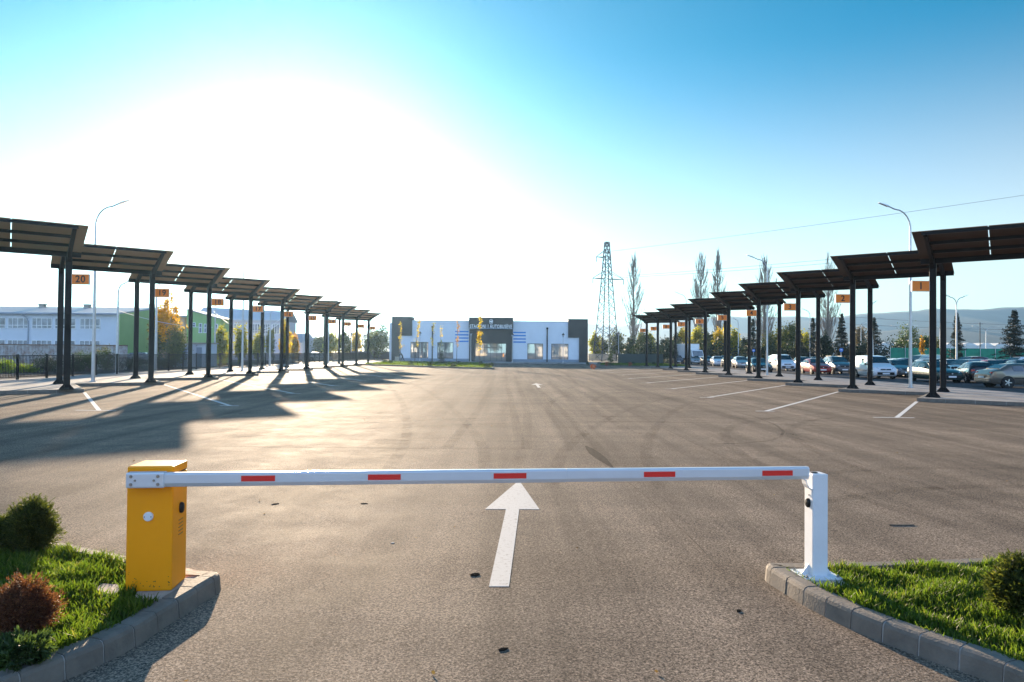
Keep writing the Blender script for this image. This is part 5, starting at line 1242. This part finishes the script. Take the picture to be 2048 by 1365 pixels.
PT = dict(black=paint('black_car_paint',(.006,.006,.008),.1,.2), green=paint('dark_green_car_paint',(.012,.05,.05)), grey=paint('grey_car_paint',(.11,.115,.125),.6), bronze=paint('bronze_car_paint',(.20,.17,.14),.6), silver=paint('silver_car_paint',(.42,.43,.45),.7),
          white=paint('white_car_paint',(.72,.73,.75),.0), red=paint('red_car_paint',(.30,.02,.015),.2), navy=paint('navy_car_paint',(.015,.028,.06)), maroon=paint('maroon_car_paint',(.10,.012,.014)), beige=paint('beige_car_paint',(.45,.40,.30),.4), mint=paint('pale_green_van_paint',(.34,.46,.40),.0), blue=paint('blue_car_paint',(.03,.10,.22)))
def park(kind, pn, px, py, lean, label, rear=False, **k):
    "px, py: middle of the near end where it meets the road; lean turns the car, near end first"
    p = at(px, py, .0); L = CARS[kind]['L']*1.06/2; d = Vector((sin(lean), cos(lean), 0))      # from the near end away from us
    c = p + d*L; h = atan2(d.y,d.x)+(0 if rear else pi); c.z = 0
    return make_car(kind, PT[pn], label, c, h, **k)
car = park
# the grey saloon at the right edge stands across, its tail towards the hatchback
pw = at(2020,777); make_car('sedan', PT['bronze'], 'bronze grey saloon cut off by the right edge, five-spoke wheel nearest', (pw.x+1.43,pw.y+.9,0), R(-4))
car('hatch','black',1970,768,.30,'black hatchback showing its tail and red lamps', rear=True)
car('hatch','green',1905,767,.02,'dark green estate-like hatchback right of the bay 1 lamp', dark_bumper=True)
car('van','white',1772,759,.12,'white delivery van with grey lower bumper, second from the black hatchback', dark_bumper=True)
car('hatch','grey',1817,756,.10,'grey compact car half hidden between the white van and the green car')
car('sedan','beige',2012,760,.2,'pale beige car tucked behind the black hatchback')
car('mpv','grey',1690,749,.12,'grey minivan with roof bars left of the white delivery van', roof_bars=True)
car('hatch','red',1647,749.5,.10,'red hatchback with pale side beside the bay 3 posts')
car('van','white',1576,742.5,.12,'white high roofed van behind the bay 4 lamp', dark_bumper=True)
car('hatch','black',1528,748,.12,'black hatchback nearest to the platform left of the bay 4 lamp')
car('mpv','white',1560,737,.15,'white people carrier behind the black hatchback by bay 4')
car('wagon','silver',1488,737,.16,'silver estate car catching the sun by the bay 4 rear post')
car('sedan','black',1466,735,.12,'black saloon between the posts of bays 5 and 4')
car('hatch','white',1440,733,.14,'white hatchback with sunlit side at bay 5')
car('wagon','grey',1420,731.5,.12,'dark grey estate with a bright side at bay 6')
car('wagon','silver',1393,729,.12,'silver car parked in front of the white truck')
car('hatch','navy',1358,728,.12,'small dark blue car left of the truck, at bay 7')
car('sedan','white',1483,729,.14,'white saloon in the second row beyond the black saloon')
# rows farther back, mostly roofs
for i, (kind, pn, px, Y, lb, h) in enumerate((('sedan','navy',1786,74,'dark blue saloon behind the compact grey car',.3),('hatch','blue',1812,76,'steel blue hatchback beside the pale green van',.3),('van','mint',1842,80,'pale green van in the back rows',1.4),
        ('sedan','navy',1886,72,'navy saloon seen between the bay 1 posts',.4),('mpv','maroon',1938,78,'maroon people carrier under the double lamp',1.3),('wagon','silver',1930,61,'silver estate directly behind the black hatchback roof',1.35),
        ('sedan','black',1982,82,'black car right of the maroon people carrier',.3),('sedan','navy',2000,70,'long dark blue saloon near the largest spruce',1.45),('mpv','white',2036,84,'white four wheel drive below the largest spruce',1.4),
        ('hatch','red',1990,59,'red roofed car behind the beige one',.2),('hatch','silver',1860,62,'silver hatchback behind the green car',.2),('sedan','white',1905,66,'white saloon behind the green and black cars',.25),('hatch','white',1800,64,'white hatchback roof behind the grey compact',.2),
        ('hatch','grey',1738,74,'grey car roof behind the white delivery van',.2),('wagon','navy',1610,86,'dark blue estate behind the red hatchback',.15),('sedan','silver',1632,90,'silver saloon roof behind the red hatchback',.2),('hatch','black',1505,104,'black hatchback in the second row at bay 4',.2),('hatch','blue',1452,112,'blue hatchback in the second row at bay 5',.2),
        ('sedan','grey',2044,64,'grey saloon behind the bronze one at the right edge',.25),('hatch','navy',1766,88,'dark blue hatchback in the last row left of the green van',.25))):
    a = on(px, 715, Y); make_car(kind, PT[pn], lb, (a.x,Y,0), pi/2+pi-h, 1.12)
# vehicles behind the railing on the left
for px, Y, pn, lb in ((292,78,'grey','dark grey car parked behind the railing under the birch'),(640,118,'white','white car glinting behind the railing near bay 14')):
    a = on(px,720,Y); make_car('hatch', PT[pn], lb, (a.x,Y,.01), R(8), 1.05, group='cars on the left side street')
# truck
a = on(1383,712,125); t = thing('box_truck', 'white box truck with a blue grey windscreen behind the parked cars', 'truck', (a.x,125,0), -pi/2+.25); wt2 = 2.6
MB().box((-2.2,0,2.35), (5.6,2.5,2.6)).build('cargo_box', PT['white'], t, bevel=.04)
cb = MB(); V = [(.75,-1.15,.55),(2.45,-1.15,.55),(2.45,-1.15,1.35),(2.0,-1.1,2.5),(.75,-1.1,2.6)]; V += [(x,-y,z) for x,y,z in V]
cb.add(V, [(0,1,2,3,4),(9,8,7,6,5),(0,5,6,1),(1,6,7,2),(2,7,8,3),(3,8,9,4),(4,9,5,0)]); cbo = cb.build('cab', PT['white'], t, bevel=.05)
V = [(2.43,-1.0,1.42),(2.43,1.0,1.42),(2.06,.98,2.36),(2.06,-.98,2.36)]; V += [(x+.03,y,z+.02) for x,y,z in V]
MB().add(V, [(3,2,1,0),(4,5,6,7),(0,1,5,4),(1,2,6,5),(2,3,7,6),(3,0,4,7)]).build('windscreen', M['car_glass'], cbo)
MB().box((2.47,0,.75), (.1,2.2,.35)).build('bumper', M['black'], t); MB().box((-1.2,0,.8), (6.6,.9,.3)).build('chassis', M['black'], t)
for sd in (1,-1):
    MB().box((2.48,sd*.85,1.02), (.08,.3,.2)).build('headlight', M['lamp_glass'], t)
    for x in (1.6,-3.4):
        w_ = MB().lathe([(.25,0),(.45,.02),(.48,.06),(.48,.2),(.45,.26),(.3,.27)], 20, M=Matrix.Translation((x,sd*.95,.48)) @ Matrix.Rotation(-sd*pi/2,4,'X')).build('wheel', M['tyre'], t, smooth=True)
        MB().lathe([(.28,.2),(.26,.275),(.1,.25)], 16, M=Matrix.Translation((x,sd*.95,.48)) @ Matrix.Rotation(-sd*pi/2,4,'X')).build('rim', M['rim'], w_)
# reflecting things behind the viewer: the entrance road and the trees across the street, which the station windows mirror
for i in range(9):
    tree((-34+i*9.5+rnd.uniform(-2,2), -24+rnd.uniform(-5,5), 0), rnd.uniform(7,11), rnd.uniform(5,7), ('olive_leaf','green_leaf','lime_leaf')[i%3], ('olive','green','yellow green')[i%3]+' street tree behind the viewpoint, mirrored in the station windows', 500+i, n=900, leaf=.55, group='street trees behind the viewpoint')

for i, (x, w_, h_) in enumerate(((-46,14,6.5),(-16,12,7.5),(18,16,6),(48,13,7))):
    t_, ox_, oy_, ro_ = gable_house('street_house', ('white','cream','pale grey','ochre')[i]+' house across the street behind the viewpoint', x-w_/2, x+w_/2, -48, -38, h_*.7, h_, mat('street_render', ((.75,.74,.72),(.62,.54,.40),(.55,.55,.56),(.55,.40,.22))[i], .85), M['grey_roof'])
    for k_ in (-.3,0,.3):
        facade_window(t_, k_*w_-.7, k_*w_+.7, 1.0, 2.5, 10.04, (.5,))
        if h_ > 6.2: facade_window(t_, k_*w_-.7, k_*w_+.7, 3.2, h_*.66, 10.04, (.5,))

# ------------------------------------------------------------------ foreground shrubs
M['thuja'] = leaf_mat('thuja_sprays', (.028,.042,.012), (.085,.10,.022), .45, (.19,.18,.04))
M['russet2'] = leaf_mat('russet_sprays', (.07,.026,.018), (.20,.075,.04), .4, (.34,.17,.09))
def conifer_shrub(p, H, Wd, m, label, seed, n=9000, leaf=.03, up=.9, cone=.5, spray=.16, name='conifer_shrub', cat='shrub'):
    g = np.random.default_rng(seed); t = thing(name, label, cat, p); per = 26
    # a few leading shoots give the uneven outline; feathery sprays of small scales grow from them
    ns = 15; a = g.uniform(0,2*pi,ns); rr_ = g.uniform(.1,.62,ns); tip = np.stack([np.cos(a)*rr_*Wd/2, np.sin(a)*rr_*Wd/2, H*(1-cone*rr_**1.3)*g.uniform(.72,1.0,ns)],1)
    tip[0] = (0,0,H*.9); foot = tip*np.array([.18,.18,0]); k = n//per
    j = g.integers(0,ns,k); u = g.random(k)**.8; c = foot[j]+(tip[j]-foot[j])*u[:,None]; out = c.copy(); out[:,2] = 0; out /= np.maximum(np.linalg.norm(out,axis=1),.02)[:,None]
    d = g.normal(size=(k,3))*.55+out*.75+np.array([0,0,up]); d /= np.linalg.norm(d,axis=1)[:,None]
    le = spray*(1.15-.55*u)*g.uniform(.5,1.25,k); s = g.random((k,per)); wob = g.normal(size=(k,per,3))*(.20*(1-s)*le[:,None])[:,:,None]
    P = (c[:,None,:]+d[:,None,:]*(s*le[:,None])[:,:,None]+wob).reshape(-1,3); D = np.repeat(d,per,0)+g.normal(size=(k*per,3))*.45
    D /= np.linalg.norm(D,axis=1)[:,None]; B_ = np.cross(D,g.normal(size=D.shape)); B_ /= np.linalg.norm(B_,axis=1)[:,None]
    sz = leaf*g.uniform(.6,1.4,len(P))[:,None]; keep = P[:,2] > .004; P, D, B_, sz = P[keep], D[keep], B_[keep], sz[keep]
    V = np.stack([P-B_*sz*.16, P+B_*sz*.16, P+D*sz+B_*sz*.05, P+D*sz-B_*sz*.05],1).reshape(-1,3)
    np_mesh('foliage', V, np.arange(len(V)).reshape(-1,4), M[m], t); mb = MB()
    for f_, e in zip(foot, tip): mb.tube([(f_[0],f_[1],-.02),tuple((np.array(f_)+e)/2),tuple(e)], [.009,.006,.002], 5, cap=False)
    mb.build('stems', M['bark'], t); return t
conifer_shrub(at(62,1108,.10), .50, .50, 'thuja', 'dark green dwarf conifer on the left island behind the red shrub', 1, 70000, .019, 1.0, .8, .20)
conifer_shrub(at(6,1106,.10), .30, .40, 'thuja', 'low dark conifer cut off by the left edge', 2, 26000, .026)
conifer_shrub(at(46,1272,.10), .36, .46, 'russet2', 'russet brown feathery shrub on the left island', 3, 52000, .015, .55, .8, .17)
conifer_shrub(at(40,1335,.10), .17, .5, 'green_leaf', 'low dark green shrub in front of the russet one', 4, 9000, .035, .3, .5, .1)
conifer_shrub(at(2046,1240,.10), .44, .50, 'thuja', 'olive brown shrub at the right edge of the right island', 5, 36000, .026, .5, .6)
# ------------------------------------------------------------------ small litter on the asphalt
M['scrap'] = mat('dull_dark_scrap', (.02,.018,.016), 1.0, spec=0.0)
for i, (px, py, sx, sy, sz, rz_, m, lb) in enumerate(((728,1008,.048,.024,.006,.1,'scrap','dark flat chip of plastic left of the arrow'),(951,1151,.055,.035,.010,.6,'scrap','dark broken stone beside the tail of the arrow'),(550,1009,.05,.016,.008,.7,'scrap','dark twig shard below the first red strip'),
        (1802,1051,.20,.022,.012,.05,'bark','thin dark stick lying on the asphalt at right'),(1478,1223,.03,.02,.008,1,'scrap','tiny dark scrap right of the arrow'),(785,1087,.022,.016,.006,.3,'mortar','tiny pale scrap left of the arrow'),(1006,1300,.04,.015,.008,.5,'scrap','dark splinter in the foreground asphalt'))):
    p = at(px,py,0); rr = random.Random(i); q = MB(); poly = [(cos(a)*sx*rr.uniform(.7,1.1), sin(a)*sy*rr.uniform(.7,1.2)) for a in np.linspace(0,5.4,7)]
    q.prism(poly, .001, sz, M=Matrix.Translation(p) @ Matrix.Rotation(rz_,4,'Z') @ Matrix.Rotation(.06,4,'X')); tag(q.build('litter', M[m]), lb, 'litter', 'litter on the asphalt')
M['dry_leaf'] = leaf_mat('fallen_leaves', (.10,.05,.02), (.30,.19,.06), .3)
g = np.random.default_rng(77); n = 90; C = np.stack([g.uniform(-9,9,n), 4+26*g.random(n)**1.5, g.uniform(.006,.014,n)],1); k = ~(inside(C[:,:2], polyL) | inside(C[:,:2], polyR)); V, F = leaf_quads(C[k], .032, g, .93, .7); V[:,2] = np.maximum(V[:,2], .002)
tag(np_mesh('fallen_leaves', V, F, M['dry_leaf']), 'tiny dry leaves and crumbs scattered over the asphalt', 'leaves', kind='stuff')

# ------------------------------------------------------------------ person at work beside a pale bin
pp = at(805,724.5,.15)
t = thing('person', 'person in dark clothes bending forward beside a pale bin near the station', 'person', pp, R(180))
def skinned(name, verts, edges, rad, m, parent, root=0, sub=2):
    me = bpy.data.meshes.new(name); me.from_pydata(verts, edges, []); me.materials.append(m)
    o = bpy.data.objects.new(name, me); COL.objects.link(o); o.parent = parent
    s = o.modifiers.new('skin','SKIN'); s.use_smooth_shade = True
    for i, r_ in enumerate(rad): me.skin_vertices[0].data[i].radius = (r_, r_)
    me.skin_vertices[0].data[root].use_root = True
    o.modifiers.new('sub','SUBSURF').levels = sub; o.modifiers['sub'].render_levels = sub; return o
# facing +x locally, leaning forward, mid step
bv = [(0,0,.92),(.12,0,1.12),(.27,0,1.36),(.34,0,1.47),(.42,0,1.56),(.47,0,1.66),   # pelvis, waist, chest, neck, head low, head top
      (.26,.19,1.36),(.42,.22,1.12),(.64,.16,1.0),(.26,-.19,1.36),(.44,-.22,1.13),(.66,-.16,1.03),
      (.0,.10,.88),(.14,.11,.5),(.05,.11,.09),(.19,.11,.05),(.0,-.10,.88),(-.10,-.11,.5),(-.36,-.11,.14),(-.24,-.12,.05)]
be = [(0,1),(1,2),(2,3),(3,4),(4,5),(2,6),(6,7),(7,8),(2,9),(9,10),(10,11),(0,12),(12,13),(13,14),(14,15),(0,16),(16,17),(17,18),(18,19)]
br_ = [.15,.14,.16,.06,.095,.085,.075,.055,.04,.075,.055,.04,.095,.07,.05,.045,.095,.07,.05,.045]
hs = [( .64,.16,1.0),(.66,-.16,1.03)]
for (hx,hy,hz), sg_ in zip(hs,(1,-1)):
    b0 = len(bv); bv.append((hx+.08,hy*.95,hz-.01)); br_.append(.034); be.append((8 if sg_ > 0 else 11, b0))
    for f_ in range(4): bv.append((hx+.16-.008*abs(f_-1.5),hy*.95+(f_-1.5)*.02,hz-.045)); br_.append(.010); be.append((b0,len(bv)-1))
    bv.append((hx+.11,hy*.95-sg_*.05,hz+.01)); br_.append(.011); be.append((b0,len(bv)-1))
body = skinned('body', bv, be, br_, M['cloth_dark'], t)
h = MB().lathe([(0,-.11),(.055,-.09),(.078,-.03),(.082,.03),(.066,.085),(0,.115)], 14, M=Matrix.Translation((.47,0,1.62)) @ Matrix.Rotation(.35,4,'Y')); 
fo = h.build('face', M['skin'], body, smooth=True); MB().lathe([(0,-.02),(.014,0),(0,.03)], 6, M=Matrix.Translation((.555,0,1.605))).build('nose', M['skin'], body)
MB().lathe([(.088,.02),(.086,.06),(.066,.10),(0,.128)], 14, M=Matrix.Translation((.455,0,1.63)) @ Matrix.Rotation(.2,4,'Y')).build('hair', M['hair'], t, smooth=True)
bp_ = at(794.5,724.5,.15); q = thing('bin', 'pale boxy bin in front of the bending person', 'bin', bp_)
MB().prism([(-.32,-.3),(.32,-.3),(.32,.3),(-.32,.3)], .06, .78).build('bin_body', M['concrete'], q, bevel=.03); MB().box((0,0,.81), (.7,.66,.06)).build('lid', M['concrete'], q, bevel=.02); MB().box((0,0,.03), (.5,.5,.06)).build('foot', M['black'], q)
br2 = thing('broom', 'slanted long handled rake held by the bending person', 'rake', (pp.x-.72,pp.y-.05,.15)); mb = MB()
MB().tube([(-.95,-.1,.03),(.12,.02,1.02)], .018, 8).build('handle', M['wood_fence'], br2); mb.bar((-1.0,-.4,.05),(-1.0,.2,.05),.05,.05)
for i in range(9): mb.bar((-1.0,-.36+i*.06,.05),(-1.04,-.36+i*.06,.0),.012,.012)
mb.build('head', M['steel'], br2)

# ------------------------------------------------------------------ air
hz = bpy.data.materials.new('haze'); hz.use_nodes = True; nt = hz.node_tree; nt.nodes.clear(); o_ = nt.nodes.new('ShaderNodeOutputMaterial'); v_ = nt.nodes.new('ShaderNodeVolumePrincipled')
v_.inputs['Color'].default_value = (.38,.65,1,1); v_.inputs['Density'].default_value = 1.4e-4; v_.inputs['Anisotropy'].default_value = .68
nt.links.new(v_.outputs[0], o_.inputs['Volume'])
hb_ = MB().box((0,1600,104), (11000,5200,212)).build('haze', hz); hb_['kind'] = 'stuff'      # z -2 .. 210
